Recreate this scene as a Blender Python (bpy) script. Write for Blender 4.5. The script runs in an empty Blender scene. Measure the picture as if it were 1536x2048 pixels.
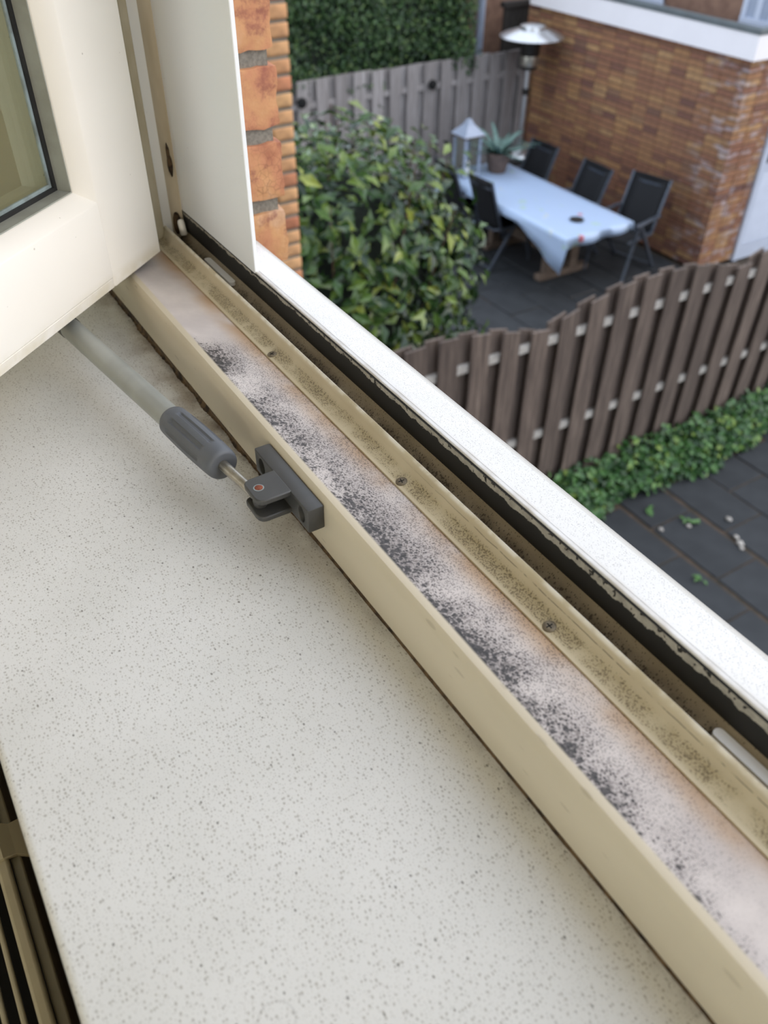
import bpy, bmesh, math, random
import numpy as np
from mathutils import Vector, Matrix, noise

random.seed(7)
rng = np.random.default_rng(7)
sc = bpy.context.scene
COL = sc.collection
R_ = math.radians

# ------------------------------------------------------------------ camera
CAM = (0.0, -0.1584, 0.33)
RIGHT = Vector((0.52833665, 0.84898152, 0.0095274))
DOWN = Vector((0.55884732, -0.33928922, -0.75668521))
FWD = Vector((-0.63917921, 0.40510889, -0.65370997))
cd = bpy.data.cameras.new('camera')
cam = bpy.data.objects.new('camera', cd)
COL.objects.link(cam)
m = Matrix((( RIGHT.x, -DOWN.x, -FWD.x, CAM[0]),
            ( RIGHT.y, -DOWN.y, -FWD.y, CAM[1]),
            ( RIGHT.z, -DOWN.z, -FWD.z, CAM[2]),
            (0, 0, 0, 1)))
cam.matrix_world = m
cd.sensor_fit = 'VERTICAL'
cd.sensor_height = 36.0
cd.lens = 1655.0 / 2048.0 * 36.0
cd.clip_start = 0.01
cd.clip_end = 200
cd.dof.use_dof = True
cd.dof.focus_distance = 0.50
cd.dof.aperture_fstop = 9.5
sc.camera = cam

# ------------------------------------------------------------------ sky and exposure
sc.view_settings.view_transform = 'Standard'
sc.view_settings.look = 'None'
sc.view_settings.gamma = 1.0
sc.view_settings.use_curve_mapping = False
sc.view_settings.exposure = 0.70
sc.cycles.max_bounces = 6
sc.cycles.diffuse_bounces = 4
sc.cycles.glossy_bounces = 2
sc.cycles.transmission_bounces = 2
sc.cycles.transparent_max_bounces = 6
sc.cycles.caustics_reflective = False
sc.cycles.caustics_refractive = False
w = bpy.data.worlds.new('sky')
sc.world = w
w.use_nodes = True
wt = w.node_tree
wt.nodes.clear()
sky = wt.nodes.new('ShaderNodeTexSky')
sky.sky_type = 'NISHITA'
sky.sun_disc = False
sky.sun_elevation = R_(38)
sky.sun_rotation = R_(35)
sky.air_density = 1.0
sky.dust_density = 3.0
mixw = wt.nodes.new('ShaderNodeMix')
mixw.data_type = 'RGBA'
mixw.inputs[0].default_value = 0.82
mixw.inputs[7].default_value = (4.05, 4.4, 4.95, 1)
bg = wt.nodes.new('ShaderNodeBackground')
bg.inputs[1].default_value = 0.26
wo = wt.nodes.new('ShaderNodeOutputWorld')
wt.links.new(sky.outputs[0], mixw.inputs[6])
wt.links.new(mixw.outputs[2], bg.inputs[0])
wt.links.new(bg.outputs[0], wo.inputs[0])

LAMP_W = 29.0       # unseen fill lamp added inside the room

# ------------------------------------------------------------------ helpers: nodes
def lin(c):
    """sRGB 0-255 -> linear"""
    out = []
    for v in c[:3]:
        v = v / 255.0
        out.append(v / 12.92 if v <= 0.04045 else ((v + 0.055) / 1.055) ** 2.4)
    return tuple(out) + (1.0,)

class NT:
    def __init__(self, name):
        self.mat = bpy.data.materials.new(name)
        self.mat.use_nodes = True
        self.t = self.mat.node_tree
        self.b = self.t.nodes['Principled BSDF']
        self.out = self.t.nodes['Material Output']
        self._tc = None
    def new(self, ty, **kw):
        n = self.t.nodes.new(ty)
        for k, v in kw.items():
            setattr(n, k, v)
        return n
    def link(self, a, b):
        self.t.links.new(a, b)
    def put(self, sock, v):
        if hasattr(v, 'is_output') or isinstance(v, bpy.types.NodeSocket):
            self.link(v, sock)
        else:
            sock.default_value = v
    def co(self):
        if self._tc is None:
            self._tc = self.new('ShaderNodeTexCoord').outputs['Object']
        return self._tc
    def xyz(self, v=None):
        s = self.new('ShaderNodeSeparateXYZ')
        self.link(v or self.co(), s.inputs[0])
        return s.outputs
    def scaled(self, s, v=None):
        mp = self.new('ShaderNodeMapping')
        mp.inputs['Scale'].default_value = s
        self.link(v or self.co(), mp.inputs[0])
        return mp.outputs[0]
    def noise(self, scale, detail=3, rough=0.55, v=None, col=False):
        n = self.new('ShaderNodeTexNoise')
        n.inputs['Scale'].default_value = scale
        n.inputs['Detail'].default_value = detail
        n.inputs['Roughness'].default_value = rough
        self.link(v or self.co(), n.inputs['Vector'])
        return n.outputs[1 if col else 0]
    def vor(self, scale, v=None, feature='F1', dim='3D'):
        n = self.new('ShaderNodeTexVoronoi', feature=feature, voronoi_dimensions=dim)
        n.inputs['Scale'].default_value = scale
        self.link(v or self.co(), n.inputs['Vector'])
        return n.outputs['Distance'], n.outputs.get('Color')
    def m(self, op, a, b=0.0, c=0.0, clamp=False):
        n = self.new('ShaderNodeMath', operation=op, use_clamp=clamp)
        self.put(n.inputs[0], a)
        self.put(n.inputs[1], b)
        self.put(n.inputs[2], c)
        return n.outputs[0]
    def step(self, v, lo, hi):
        n = self.new('ShaderNodeMapRange', interpolation_type='SMOOTHSTEP')
        self.put(n.inputs[0], v)
        n.inputs[1].default_value = lo
        n.inputs[2].default_value = hi
        return n.outputs[0]
    def mix(self, f, a, b):
        n = self.new('ShaderNodeMix', data_type='RGBA')
        self.put(n.inputs[0], f)
        self.put(n.inputs[6], a)
        self.put(n.inputs[7], b)
        return n.outputs[2]
    def ramp(self, f, stops, interp='LINEAR'):
        n = self.new('ShaderNodeValToRGB')
        cr = n.color_ramp
        cr.interpolation = interp
        while len(cr.elements) < len(stops):
            cr.elements.new(0.5)
        for e, (p, c) in zip(cr.elements, stops):
            e.position = p
            e.color = c
        self.put(n.inputs[0], f)
        return n.outputs[0]
    def speck(self, scale, thr, v=None, soft=0.12, dim='2D'):
        """round specks of random size, thr = largest radius in cell units (socket or float)"""
        d, c = self.vor(scale, v, dim=dim)
        r = self.m('POWER', self.xyz(c)[0], 1.6)
        a = self.m('SUBTRACT', self.m('MULTIPLY', r, thr), d)
        return self.m('DIVIDE', a, soft, clamp=True)
    def bump(self, h, strength, dist=0.001):
        n = self.new('ShaderNodeBump')
        n.inputs['Strength'].default_value = strength
        n.inputs['Distance'].default_value = dist
        self.link(h, n.inputs['Height'])
        self.link(n.outputs[0], self.b.inputs['Normal'])
    def fin(self, color=None, rough=None, metal=None, spec=None):
        if color is not None:
            self.put(self.b.inputs['Base Color'], color)
        if rough is not None:
            self.put(self.b.inputs['Roughness'], rough)
        if metal is not None:
            self.b.inputs['Metallic'].default_value = metal
        if spec is not None:
            self.b.inputs['Specular IOR Level'].default_value = spec
        return self.mat

def plain(name, c1, c2=None, scale=20, rough=0.5, metal=0.0, bump=0.0, stretch=None, spec=None):
    n = NT(name)
    v = n.scaled(stretch) if stretch else None
    f = n.noise(scale, 4, v=v)
    col = n.mix(n.step(f, 0.3, 0.7), lin(c1), lin(c2 or [max(0, x - 12) for x in c1]))
    if bump:
        n.bump(f, bump, 0.002)
    return n.fin(col, rough, metal, spec)

# ------------------------------------------------------------------ helpers: geometry
ORG = {}
def link(o, parent=None):
    COL.objects.link(o)
    if parent is not None:
        o.parent = parent
    return o
def root_of(o):
    while o.parent is not None:
        o = o.parent
    return o
def tag(o, label=None, cat=None, group=None, kind=None):
    if label: o['label'] = label
    if cat: o['category'] = cat
    if group: o['group'] = group
    if kind: o['kind'] = kind
    return o
def thing(name, label, cat, loc=(0, 0, 0), group=None, kind=None):
    o = bpy.data.objects.new(name, None)
    o.empty_display_size = 0.05
    o.location = loc
    COL.objects.link(o)
    ORG[o.name] = Vector(loc)
    return tag(o, label, cat, group, kind)

def mesh(name, vf, mat, parent=None, bevel=0.0, seg=2, smooth=0.0, label=None, solid=0.0):
    """vf = (verts, faces) in world space; made local to the root's origin"""
    vs, fs = vf
    me = bpy.data.meshes.new(name)
    org = ORG.get(root_of(parent).name, Vector()) if parent is not None else Vector()
    if isinstance(vs, np.ndarray):
        vs = (vs - np.array(org)).tolist()
    else:
        vs = [tuple(Vector(v) - org) for v in vs]
    if isinstance(fs, np.ndarray):
        fs = fs.tolist()
    me.from_pydata(vs, [], fs)
    me.validate()
    if smooth:
        me.shade_smooth()
        me.set_sharp_from_angle(angle=R_(smooth))
    if mat: me.materials.append(mat)
    o = bpy.data.objects.new(name, me)
    link(o, parent)
    if bevel:
        md = o.modifiers.new('bevel', 'BEVEL')
        md.width = bevel
        md.segments = seg
        md.limit_method = 'ANGLE'
        md.angle_limit = R_(30)
        md.harden_normals = False
        me.shade_smooth()
        me.set_sharp_from_angle(angle=R_(40))
    if label: o['label'] = label
    return o

def fixn(vf):
    bm = bmesh.new()
    vs = [bm.verts.new(v) for v in vf[0]]
    for f in vf[1]:
        try: bm.faces.new([vs[i] for i in f])
        except ValueError: pass
    bmesh.ops.recalc_face_normals(bm, faces=bm.faces)
    bm.verts.index_update()
    r = ([tuple(v.co) for v in bm.verts], [tuple(v.index for v in f.verts) for f in bm.faces])
    bm.free()
    return r
def box(x0, x1, y0, y1, z0, z1):
    v = [(x, y, z) for x in (x0, x1) for y in (y0, y1) for z in (z0, z1)]
    f = [(0, 1, 3, 2), (4, 6, 7, 5), (0, 4, 5, 1), (2, 3, 7, 6), (0, 2, 6, 4), (1, 5, 7, 3)]
    return v, f
def join(*vfs):
    V, F = [], []
    for v, f in vfs:
        o = len(V)
        V += [tuple(x) for x in v]
        F += [tuple(i + o for i in q) for q in f]
    return V, F
def prism(poly, a0, a1, axis='x'):
    """closed polygon extruded along an axis. poly in the two other axes (order y,z / x,z / x,y)"""
    n = len(poly)
    def P(p, a):
        if axis == 'x': return (a, p[0], p[1])
        if axis == 'y': return (p[0], a, p[1])
        return (p[0], p[1], a)
    v = [P(p, a0) for p in poly] + [P(p, a1) for p in poly]
    f = [tuple(range(n))[::-1], tuple(range(n, 2 * n))]
    f += [(i, (i + 1) % n, n + (i + 1) % n, n + i) for i in range(n)]
    return fixn((v, f))
def frame_of(d):
    d = Vector(d).normalized()
    up = Vector((0, 0, 1)) if abs(d.z) < 0.95 else Vector((1, 0, 0))
    a = d.cross(up).normalized()
    return d, a, a.cross(d).normalized()
def tube(p0, p1, r0, r1=None, n=12, caps=True):
    r1 = r0 if r1 is None else r1
    p0, p1 = Vector(p0), Vector(p1)
    d, a, b = frame_of(p1 - p0)
    v, f = [], []
    for p, r in ((p0, r0), (p1, r1)):
        for i in range(n):
            t = 2 * math.pi * i / n
            v.append(tuple(p + a * (r * math.cos(t)) + b * (r * math.sin(t))))
    f = [(i, (i + 1) % n, n + (i + 1) % n, n + i) for i in range(n)]
    if caps:
        f += [tuple(range(n))[::-1], tuple(range(n, 2 * n))]
    return v, f
def polytube(pts, r, n=8):
    return join(*[tube(pts[i], pts[i + 1], r, n=n) for i in range(len(pts) - 1)])
def bar(p0, p1, wd, th, up=(0, 0, 1)):
    """rectangular bar, wd across, th along 'up'"""
    p0, p1 = Vector(p0), Vector(p1)
    d = (p1 - p0).normalized()
    up = Vector(up)
    a = d.cross(up).normalized()
    b = a.cross(d).normalized()
    v = []
    for p in (p0, p1):
        for s, t in ((-1, -1), (1, -1), (1, 1), (-1, 1)):
            v.append(tuple(p + a * (s * wd / 2) + b * (t * th / 2)))
    f = [(0, 1, 2, 3), (7, 6, 5, 4), (0, 4, 5, 1), (1, 5, 6, 2), (2, 6, 7, 3), (3, 7, 4, 0)]
    return v, f
def lathe(prof, c, n=24, axis=(0, 0, 1), rf=None):
    """prof list of (r, h) along axis from c"""
    d, a, b = frame_of(axis)
    c = Vector(c)
    v, f = [], []
    for k, (r, hh) in enumerate(prof):
        for i in range(n):
            t = 2 * math.pi * i / n
            rr = rf(r, hh, t) if rf else r
            v.append(tuple(c + d * hh + a * (rr * math.cos(t)) + b * (rr * math.sin(t))))
    for k in range(len(prof) - 1):
        for i in range(n):
            j = (i + 1) % n
            f.append((k * n + i, k * n + j, (k + 1) * n + j, (k + 1) * n + i))
    f.append(tuple(range(n))[::-1])
    q = (len(prof) - 1) * n
    f.append(tuple(range(q, q + n)))
    return v, f
def copy_tree(o, parent=None):
    c = o.copy()
    COL.objects.link(c)
    c.parent = parent
    for ch in o.children:
        copy_tree(ch, c)
    return c
def leaf_cloud(P, N, size, rng, fold=0.25, asp=0.5):
    """numpy leaves: P (n,3) positions, N (n,3) rough facing; returns verts, faces (2 quads each)"""
    n = len(P)
    N = N / (np.linalg.norm(N, axis=1, keepdims=True) + 1e-9)
    r = rng.normal(size=(n, 3))
    L = r - N * np.sum(r * N, axis=1, keepdims=True)
    L /= np.linalg.norm(L, axis=1, keepdims=True)
    W = np.cross(N, L)
    s = (size * rng.uniform(0.65, 1.25, n))[:, None]
    b = P
    tip = P + L * s - N * s * 0.12
    mid = P + L * s * 0.5 - N * s * 0.02
    l = P + L * s * 0.45 + W * s * asp * 0.5 + N * s * fold * 0.5
    rr = P + L * s * 0.45 - W * s * asp * 0.5 + N * s * fold * 0.5
    V = np.stack([b, l, tip, rr, mid], 1).reshape(-1, 3)
    k = np.arange(n)[:, None] * 5
    F = np.concatenate([k + np.array([[0, 4, 1]]), k + np.array([[1, 4, 2]]), k + np.array([[0, 3, 4]]), k + np.array([[4, 3, 2]])], 0)
    return V, F

# ------------------------------------------------------------------ materials
def mat_sill():
    n = NT('speckled_composite')
    base = n.mix(n.step(n.noise(9, 3), 0.35, 0.65), lin((221, 221, 219)), lin((214, 214, 211)))
    v2 = n.scaled((0.8, 1.1, 1))
    s1 = n.speck(600, 0.45, v2, 0.16)
    s2 = n.speck(1050, 0.40, v2, 0.16)
    dark = n.mix(n.noise(60, 1), lin((120, 116, 108)), lin((165, 160, 150)))
    c = n.mix(n.m('MULTIPLY', s1, 0.52), base, dark)
    c = n.mix(n.m('MULTIPLY', s2, 0.36), c, dark)
    s3 = n.speck(100, 0.075, v2, 0.03)
    c = n.mix(n.m('MULTIPLY', s3, 0.7), c, lin((82, 76, 70)))
    # faint ring stain near the front
    x, y, z = n.xyz()
    dx = n.m('ADD', x, 0.1069); dy = n.m('ADD', y, 0.1332)
    rr = n.m('SQRT', n.m('ADD', n.m('MULTIPLY', dx, dx), n.m('MULTIPLY', dy, dy)))
    ring = n.m('SUBTRACT', 1.0, n.m('DIVIDE', n.m('ABSOLUTE', n.m('SUBTRACT', rr, 0.0069)), 0.0006, clamp=True))
    c = n.mix(n.m('MULTIPLY', ring, n.m('MULTIPLY', n.noise(150, 2), 0.45)), c, lin((120, 118, 118)))
    # grime next to the joint with the frame
    g = n.m('MULTIPLY', n.step(y, -0.035, -0.002), n.step(n.noise(38, 4), 0.36, 0.66))
    g = n.m('MULTIPLY', g, n.step(x, -0.2, -0.48))
    c = n.mix(n.m('MULTIPLY', g, 0.65), c, lin((112, 90, 66)))
    edge = n.m('MULTIPLY', n.step(y, -0.010, -0.002), n.m('ADD', 0.35, n.m('MULTIPLY', n.step(x, -0.25, -0.42), 0.5)))
    edge = n.m('MULTIPLY', edge, n.step(n.noise(70, 5, 0.65), 0.34, 0.64))
    c = n.mix(n.m('MULTIPLY', edge, 0.8), c, lin((70, 55, 38)))
    return n.fin(c, 0.34)

def mat_rail():
    """cream painted frame rail: mould on its top, scuffs on its face"""
    n = NT('mouldy_cream_paint')
    x, y, z = n.xyz()
    cream = n.mix(n.step(n.noise(14, 3, v=n.scaled((0.25, 1, 1))), 0.3, 0.7), lin((204, 193, 170)), lin((190, 179, 156)))
    scr = n.speck(160, 0.22, n.scaled((0.25, 1, 1)), 0.05, '3D')
    cream = n.mix(n.m('MULTIPLY', scr, 0.25), cream, lin((110, 96, 74)))
    # top zone
    top = n.step(y, 0.0008, 0.0026)
    t = n.m('DIVIDE', n.m('SUBTRACT', y, 0.003), 0.036, clamp=True)
    white = n.mix(n.step(n.noise(30, 4), 0.3, 0.7), lin((206, 197, 191)), lin((188, 179, 175)))
    fx = n.m('MULTIPLY', n.step(x, -0.515, -0.465), n.step(x, 0.03, -0.17))
    fx = n.m('ADD', n.m('MULTIPLY', fx, 0.92), 0.08)
    fx = n.m('MULTIPLY', fx, n.step(x, -0.54, -0.5))
    big = n.step(n.noise(30, 5), 0.26, 0.62)
    near = n.m('POWER', n.m('SUBTRACT', 1.0, t), 2.2)
    dens = n.m('MULTIPLY', fx, n.m('ADD', n.m('MULTIPLY', n.m('MULTIPLY', near, big), 1.0), n.m('MULTIPLY', big, 0.22)))
    s1 = n.speck(1300, n.m('ADD', n.m('MULTIPLY', dens, 1.1), n.m('MULTIPLY', fx, 0.56)), None, 0.14)
    s2 = n.speck(640, n.m('MULTIPLY', dens, 1.25), None, 0.16)
    s3 = n.speck(260, n.m('MULTIPLY', n.m('MULTIPLY', near, dens), 1.25), None, 0.2)
    blk = lin((34, 29, 27))
    grey = n.mix(n.m('MULTIPLY', dens, 0.65), white, lin((122, 114, 110)))
    stain = n.m('MULTIPLY', n.step(t, 0.5, 1.0), n.step(n.noise(22, 3), 0.25, 0.6))
    c = n.mix(n.m('MULTIPLY', stain, 0.85), grey, lin((168, 134, 94)))
    c = n.mix(n.m('MULTIPLY', s1, 0.62), c, lin((74, 66, 62)))
    c = n.mix(n.m('MULTIPLY', s2, 0.85), c, blk)
    c = n.mix(n.m('MULTIPLY', s3, 0.85), c, blk)
    c = n.mix(top, cream, c)
    # brown mould creeping up the foot of the face
    foot = n.m('MULTIPLY', n.step(z, 0.014, 0.0), n.step(n.noise(60, 4), 0.45, 0.62))
    foot = n.m('MULTIPLY', foot, n.step(x, -0.2, -0.36))
    c = n.mix(n.m('MULTIPLY', foot, 0.85), c, lin((62, 48, 34)))
    n.bump(n.noise(300, 3), 0.12, 0.0006)
    return n.fin(c, 0.52)

def mat_bar():
    n = NT('yellowed_weather_bar')
    x, y, z = n.xyz()
    base = n.mix(n.step(n.noise(20, 3), 0.3, 0.7), lin((196, 184, 156)), lin((184, 171, 142)))
    band = n.m('MULTIPLY', n.step(y, 0.0395, 0.042), n.step(y, 0.0495, 0.0475))
    dens = n.m('MULTIPLY', band, n.step(n.noise(40, 4), 0.25, 0.55))
    s = n.speck(1500, n.m('MULTIPLY', dens, 0.95), None, 0.15)
    c = n.mix(n.m('MULTIPLY', dens, 0.4), base, lin((140, 122, 78)))
    c = n.mix(n.m('MULTIPLY', s, 0.68), c, lin((70, 58, 36)))
    # crack line under the lip
    wob = n.m('MULTIPLY', n.m('SUBTRACT', n.noise(90, 3), 0.5), 0.0012)
    ln = n.m('ABSOLUTE', n.m('SUBTRACT', n.m('ADD', z, wob), 0.0478))
    ck = n.m('SUBTRACT', 1.0, n.m('DIVIDE', ln, 0.00035, clamp=True))
    ck = n.m('MULTIPLY', ck, n.m('MULTIPLY', n.step(x, -0.34, -0.2), n.step(n.noise(120, 3), 0.38, 0.5)))
    c = n.mix(n.m('MULTIPLY', ck, 0.9), c, lin((50, 44, 40)))
    lip = n.m('MULTIPLY', n.step(z, 0.0496, 0.0512), n.step(n.noise(70, 4), 0.35, 0.6))  # pale lip top: its highlight is put into the colour
    c = n.mix(n.m('MULTIPLY', lip, 0.8), c, lin((226, 220, 206)))
    return n.fin(c, 0.4)

def mat_channel():
    n = NT('dirty_channel_metal')
    x, y, z = n.xyz()
    base = n.mix(n.step(n.noise(24, 4), 0.3, 0.7), lin((166, 154, 134)), lin((146, 134, 114)))
    dirt = n.m('MULTIPLY', n.step(z, 0.0425, 0.0375), n.step(n.noise(55, 5), 0.3, 0.62))
    c = n.mix(n.m('MULTIPLY', dirt, 0.75), base, lin((70, 54, 34)))
    s = n.speck(900, n.m('ADD', n.m('MULTIPLY', dirt, 0.7), 0.3), None, 0.14)
    c = n.mix(n.m('MULTIPLY', s, 0.75), c, lin((44, 34, 26)))
    return n.fin(c, 0.5)

def mat_gasket():
    n = NT('black_rubber_peeling_paint')
    x, y, z = n.xyz()
    blk = lin((30, 29, 28))
    wob = n.m('MULTIPLY', n.m('SUBTRACT', n.noise(70, 5, 0.7), 0.5), 0.009)
    zz = n.m('ADD', z, wob)
    near = n.step(x, -0.5, -0.2)
    lo = n.m('SUBTRACT', 0.0585, n.m('MULTIPLY', near, 0.0022))
    e = n.m('MULTIPLY', n.m('GREATER_THAN', zz, lo), n.m('LESS_THAN', z, 0.0602))
    e = n.m('MULTIPLY', e, n.m('GREATER_THAN', n.noise(260, 4), 0.40))
    pale = n.mix(n.noise(240, 4), lin((205, 199, 186)), lin((120, 116, 108)))
    c = n.mix(n.m('MULTIPLY', e, 0.9), blk, pale)
    return n.fin(c, 0.6)

def mat_outer_sill():
    n = NT('white_outer_sill_paint')
    x, y, z = n.xyz()
    base = n.mix(n.step(n.noise(16, 3), 0.3, 0.7), lin((220, 218, 214)), lin((214, 212, 208)))
    s = n.speck(900, n.m('MULTIPLY', n.step(y, 0.075, 0.079), 0.34), None, 0.1)
    c = n.mix(n.m('MULTIPLY', s, 0.75), base, lin((96, 92, 86)))
    edge = n.m('MULTIPLY', n.step(y, 0.0785, 0.0745), n.step(n.noise(60, 4), 0.35, 0.65))
    c = n.mix(n.m('MULTIPLY', edge, 0.5), c, lin((178, 168, 152)))
    rim = n.step(y, 0.1068, 0.108)  # outer bevel duller: its weaker light is put into the colour
    c = n.mix(n.m('MULTIPLY', rim, 0.7), c, lin((188, 184, 174)))
    return n.fin(c, 0.35)

def mat_paint(name, c1, c2, grain=True, rough=0.3):
    n = NT(name)
    f = n.noise(7, 3)
    c = n.mix(n.step(f, 0.3, 0.7), lin(c1), lin(c2))
    s = n.speck(130, 0.08, None, 0.02, '3D')
    c = n.mix(n.m('MULTIPLY', s, 0.4), c, lin((150, 146, 140)))
    if grain:
        n.bump(n.noise(160, 4, v=n.scaled((1, 1, 0.12))), 0.10, 0.001)
    return n.fin(c, rough)

def mat_sash():
    n = NT('cream_sash_paint')
    x, y, z = n.xyz()
    c = n.mix(n.step(n.noise(6, 3), 0.3, 0.7), lin((243, 239, 231)), lin((239, 234, 225)))
    low = n.m('MULTIPLY', n.step(z, 0.014, 0.002), n.step(n.noise(40, 4), 0.30, 0.66))
    c = n.mix(n.m('MULTIPLY', low, 0.5), c, lin((206, 194, 160)))
    s = n.speck(120, 0.1, None, 0.02, '3D')
    c = n.mix(n.m('MULTIPLY', s, 0.5), c, lin((150, 142, 128)))
    return n.fin(c, 0.32)

def mat_brick_near():
    n = NT('orange_clay_brick')
    inf = n.new('ShaderNodeObjectInfo')
    off = n.new('ShaderNodeVectorMath', operation='ADD')
    n.link(n.co(), off.inputs[0])
    n.link(inf.outputs['Location'], off.inputs[1])
    v = off.outputs[0]
    a = n.noise(26, 4, v=v)
    c = n.ramp(a, [(0.25, lin((158, 96, 72))), (0.42, lin((198, 138, 100))), (0.55, lin((206, 154, 106))), (0.72, lin((214, 172, 138)))])
    d = n.step(n.noise(34, 6, 0.7, v=v), 0.50, 0.66)
    c = n.mix(n.m('MULTIPLY', d, 0.75), c, lin((136, 78, 70)))
    c = n.mix(n.m('MULTIPLY', inf.outputs['Random'], 0.28), c, lin((190, 122, 100)))
    cr, _ = n.vor(150, v, 'DISTANCE_TO_EDGE')
    k = n.m('MULTIPLY', n.m('SUBTRACT', 1.0, n.m('DIVIDE', cr, 0.05, clamp=True)), n.step(n.noise(14, 2, v=v), 0.5, 0.62))
    c = n.mix(n.m('MULTIPLY', k, 0.45), c, lin((110, 70, 50)))
    n.bump(n.noise(220, 5, v=v), 0.5, 0.0015)
    return n.fin(c, 0.85)

def mat_brick_rand(name, stops, scale=18, attr=None, bloom=False):
    n = NT(name)
    if attr:
        a = n.new('ShaderNodeAttribute', attribute_name=attr)
        r = a.outputs['Fac']
    else:
        r = n.new('ShaderNodeObjectInfo').outputs['Random']
    c = n.ramp(r, stops)
    c = n.mix(n.m('MULTIPLY', n.step(n.noise(scale, 4), 0.35, 0.7), 0.4), c, lin((100, 74, 60)))
    if bloom:       # pale salt bloom on the bricks next to the shed corner
        pos = n.new('ShaderNodeNewGeometry').outputs['Position']
        px = n.xyz(pos)[0]
        b_ = n.m('MULTIPLY', n.step(px, -6.25, -5.75), n.step(n.noise(5.5, 4, 0.6, v=n.scaled((1, 1, 2.5), pos)), 0.5, 0.66))
        c = n.mix(n.m('MULTIPLY', b_, 0.6), c, lin((188, 180, 186)))
    return n.fin(c, 0.85)

def mat_wood(name, c1, c2, c3, axis=2, rough=0.8):
    n = NT(name)
    inf = n.new('ShaderNodeObjectInfo')
    st = [8, 8, 8]; st[axis] = 0.5
    off = n.new('ShaderNodeVectorMath', operation='ADD')
    n.link(n.scaled(st), off.inputs[0])
    cmb = n.new('ShaderNodeCombineXYZ')
    for i in range(3):
        n.link(n.m('MULTIPLY', inf.outputs['Random'], 37.0 + 11 * i), cmb.inputs[i])
    n.link(cmb.outputs[0], off.inputs[1])
    f = n.noise(6, 5, 0.65, v=off.outputs[0])
    c = n.ramp(f, [(0.28, lin(c1)), (0.5, lin(c2)), (0.72, lin(c3))])
    tone = n.m('ADD', n.m('MULTIPLY', inf.outputs['Random'], 0.5), 0.0)
    c = n.mix(tone, c, lin(c1))
    return n.fin(c, rough)

def mat_leaf(name, stops, rough=0.3, attr='rnd', spec=0.5, obj=False):
    n = NT(name)
    if obj:
        r = n.new('ShaderNodeObjectInfo').outputs['Random']
    else:
        r = n.new('ShaderNodeAttribute', attribute_name=attr).outputs['Fac']
    c = n.ramp(r, stops)
    n.fin(c, rough, spec=spec)
    return n.mat

M = {}
M['sill'] = mat_sill()
M['rail'] = mat_rail()
M['bar'] = mat_bar()
M['channel'] = mat_channel()
M['gasket'] = mat_gasket()
M['osill'] = mat_outer_sill()
M['jamb'] = mat_paint('white_jamb_paint', (248, 251, 255), (244, 248, 252))
M['white'] = mat_paint('white_plastic', (246, 246, 244), (240, 240, 238), grain=False)
M['strip'] = plain('weathered_tan_strip', (204, 194, 168), (180, 168, 138), 60, 0.5, stretch=(1, 1, 0.3))
M['groove'] = plain('dirty_groove', (206, 196, 176), (178, 166, 142), 40, 0.6, stretch=(1, 1, 0.2))
M['sash'] = mat_sash()
M['bead'] = plain('grey_glazing_bead', (156, 158, 150), (142, 143, 134), 50, 0.4)
M['rubber'] = plain('black_rubber', (34, 34, 34), (24, 24, 24), 50, 0.6)
M['putty'] = plain('pale_sealant', (150, 165, 166), (120, 128, 124), 80, 0.5)
M['dirt'] = plain('brown_black_grime', (104, 84, 60), (40, 31, 24), 160, 0.95, bump=0.6)
M['grey_plastic'] = plain('dark_grey_plastic', (69, 69, 68), (63, 63, 62), 60, 0.42)
M['grip'] = plain('blue_grey_grip', (92, 95, 100), (85, 88, 93), 60, 0.5)
M['tube'] = plain('grey_enamel_tube', (150, 152, 146), (140, 142, 136), 40, 0.38)
M['steel'] = plain('scratched_steel', (190, 186, 176), (150, 144, 132), 120, 0.35, 0.85, stretch=(1, 1, 6))
M['rust'] = plain('rusty_rivet', (136, 70, 44), (96, 48, 34), 800, 0.8)
M['screw'] = plain('dull_screw', (128, 118, 98), (100, 90, 74), 300, 0.45, 0.5)
M['dark'] = plain('dark_hole', (16, 15, 14), (10, 10, 10), 20, 0.9)
M['brick_near'] = mat_brick_near()
M['mortar'] = plain('grey_mortar', (146, 140, 128), (122, 116, 106), 300, 0.95, bump=0.7)
M['brick_pier'] = mat_brick_rand('pier_brick', [(0.0, lin((176, 108, 80))), (0.3, lin((206, 152, 108))), (0.7, lin((216, 170, 120))), (0.85, lin((186, 118, 90))), (1.0, lin((204, 140, 100)))])
SH = [(0.0, lin((118, 82, 72))), (0.15, lin((146, 100, 78))), (0.5, lin((160, 114, 84))), (0.8, lin((174, 130, 88))), (0.9, lin((186, 146, 102))), (1.0, lin((110, 76, 70)))]
M['brick_shed'] = mat_brick_rand('shed_brick', SH, bloom=True)
M['brick_shed_far'] = mat_brick_rand('shed_brick_far', SH, attr='rnd', bloom=True)
M['mortar_shed'] = plain('brown_mortar', (128, 112, 98), (110, 96, 84), 40, 0.95)
M['fence'] = mat_wood('weathered_brown_board', (66, 56, 51), (106, 92, 83), (140, 124, 112))
M['fence_grey'] = mat_wood('weathered_grey_board', (110, 104, 102), (156, 150, 148), (186, 181, 180))
M['rail_pale'] = plain('pale_rail', (188, 183, 176), (164, 158, 150), 30, 0.8)
M['tile'] = plain('dark_concrete_tile', (48, 51, 54), (38, 41, 44), 5, 0.75, bump=0.2)
M['soil'] = plain('brown_soil', (84, 70, 58), (56, 50, 40), 12, 0.95, bump=0.5)
M['wall_in'] = plain('cream_plaster', (240, 230, 210), (236, 226, 206), 6, 0.9)
M['floor'] = plain('oak_floor', (206, 180, 148), (190, 162, 130), 5, 0.5, stretch=(1, 6, 1))
M['ceil'] = plain('white_ceiling', (238, 234, 226), (232, 228, 220), 5, 0.9)
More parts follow.
